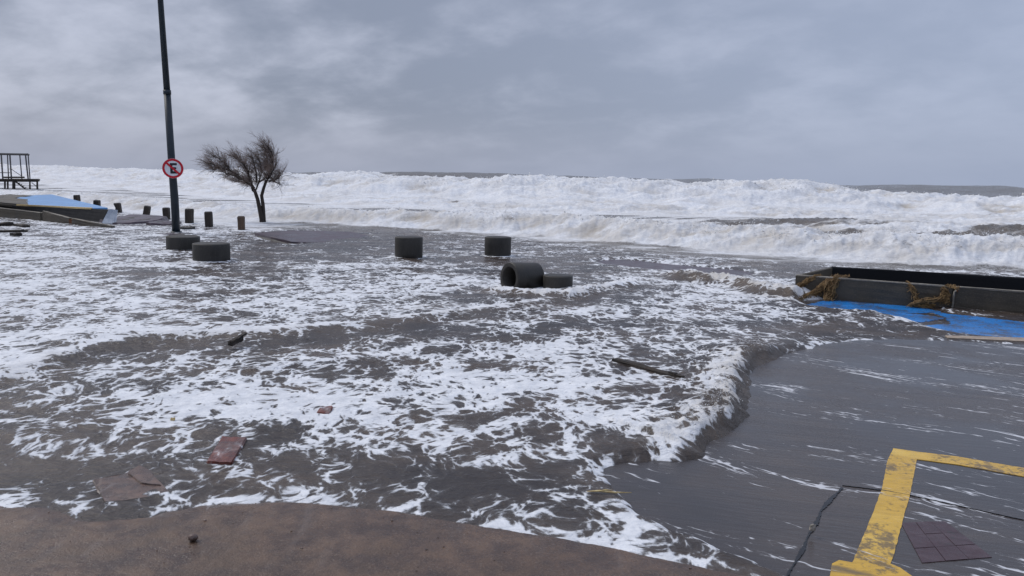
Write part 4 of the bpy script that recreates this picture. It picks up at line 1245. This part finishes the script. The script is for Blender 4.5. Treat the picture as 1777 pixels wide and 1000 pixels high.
# grit washed over the brown pavement
g_ = np.random.default_rng(8); n_ = 700
px_ = g_.uniform(-2.6, 1.6, n_); py_ = g_.uniform(2.2, 3.9, n_)
dd, ss, _ = seg_dist(px_, py_, SHORE); kk = (-dd * ss > .03) & (g_.random(n_) < np.clip(.35 + 1.2 * fbm(px_ / .5, py_ / .5, 2, seed=301), 0, 1))
px_, py_ = px_[kk], py_[kk]
bm = bmesh.new()
for x_, y_ in zip(px_, py_):
    i_ = int(np.argmin(np.abs(gx[0] - x_))); j_ = int(np.argmin(np.abs(gy[:, 0] - y_))); z_ = z[j_, i_]
    q_ = min(.009, .0024 * math.exp(g_.normal(0, .5)))
    r_ = bmesh.ops.create_icosphere(bm, subdivisions=1, radius=q_, matrix=Matrix.Translation((x_, y_, z_ + q_ * .3)) @ Matrix.Diagonal((1.2, .9, .6, 1)))
tag(bm_obj('grit', bm, SLABM), 'fine grit strewn over the brown pavement in the foreground', 'grit', kind='stuff')

# ------------------------------------------------------------------ spray: droplets and foam flecks thrown off the crests
rr = np.random.default_rng(3)
hr, hc = HH.shape


def spray(name, cond, n, size, lift, seed):
    g = np.random.default_rng(seed)
    ii = np.argwhere(cond); sel = ii[g.integers(0, len(ii), n)]
    P_ = np.stack([X[sel[:, 0], sel[:, 1]], Y[sel[:, 0], sel[:, 1]], HH[sel[:, 0], sel[:, 1]]], -1)
    P_ += np.stack([g.normal(0, .05, n), g.normal(0, .05, n), np.abs(g.exponential(lift, n))], -1)
    s = size * g.lognormal(0, .5, n)
    tv = np.array([[1, 1, 1], [-1, -1, 1], [-1, 1, -1], [1, -1, -1]]) * .6
    ang = g.normal(0, .5, (n, 4, 3))
    V = P_[:, None, :] + (tv[None] + ang * .4) * s[:, None, None]
    fs = np.array([[0, 1, 2], [0, 3, 1], [0, 2, 3], [1, 3, 2]])
    FS = (np.arange(n)[:, None, None] * 4 + fs[None]).reshape(-1, 3)
    me = bpy.data.meshes.new(name); me.from_pydata(V.reshape(-1, 3).tolist(), [], FS.tolist()); me.materials.append(SPRAYM)
    me.polygons.foreach_set('use_smooth', [True] * len(me.polygons))
    o = bpy.data.objects.new(name, me); C.objects.link(o)
    return tag(o, kind='stuff')


far_ = np.hypot(X, Y)
bd, bs, _ = seg_dist(X, Y, BORE1); bt_ = bd * bs
c1 = (bt_ > .3) & (bt_ < 2.2) & (HH > .38) & (np.abs(AZ) < .75)
tag(spray('surf_spray', c1, 5000, .010, .05, 1), 'white spray thrown up along the nearest bore of the surf', 'spray')
sdj = SD
bd4, bs4, _ = seg_dist(X, Y, BREAK); bt4 = bd4 * bs4
c4 = (bt4 > 4) & (bt4 < 12) & (HH > 1.25) & (np.abs(AZ) < .75)
if c4.any(): tag(spray('surf_spray', c4, 9000, .020, .045, 5), 'white spray blown off the top of the big far breakers', 'spray')
c2 = (np.abs(sdj - .2) < .2) & (HH > .11) & (Y < 8)
if c2.any(): tag(spray('flood_spray', c2, 900, .0028, .012, 2), 'fine white droplets flying off the edge of the flood', 'spray')
print('tris', sum(len(o.data.polygons) * 2 for o in bpy.data.objects if o.type == 'MESH'))
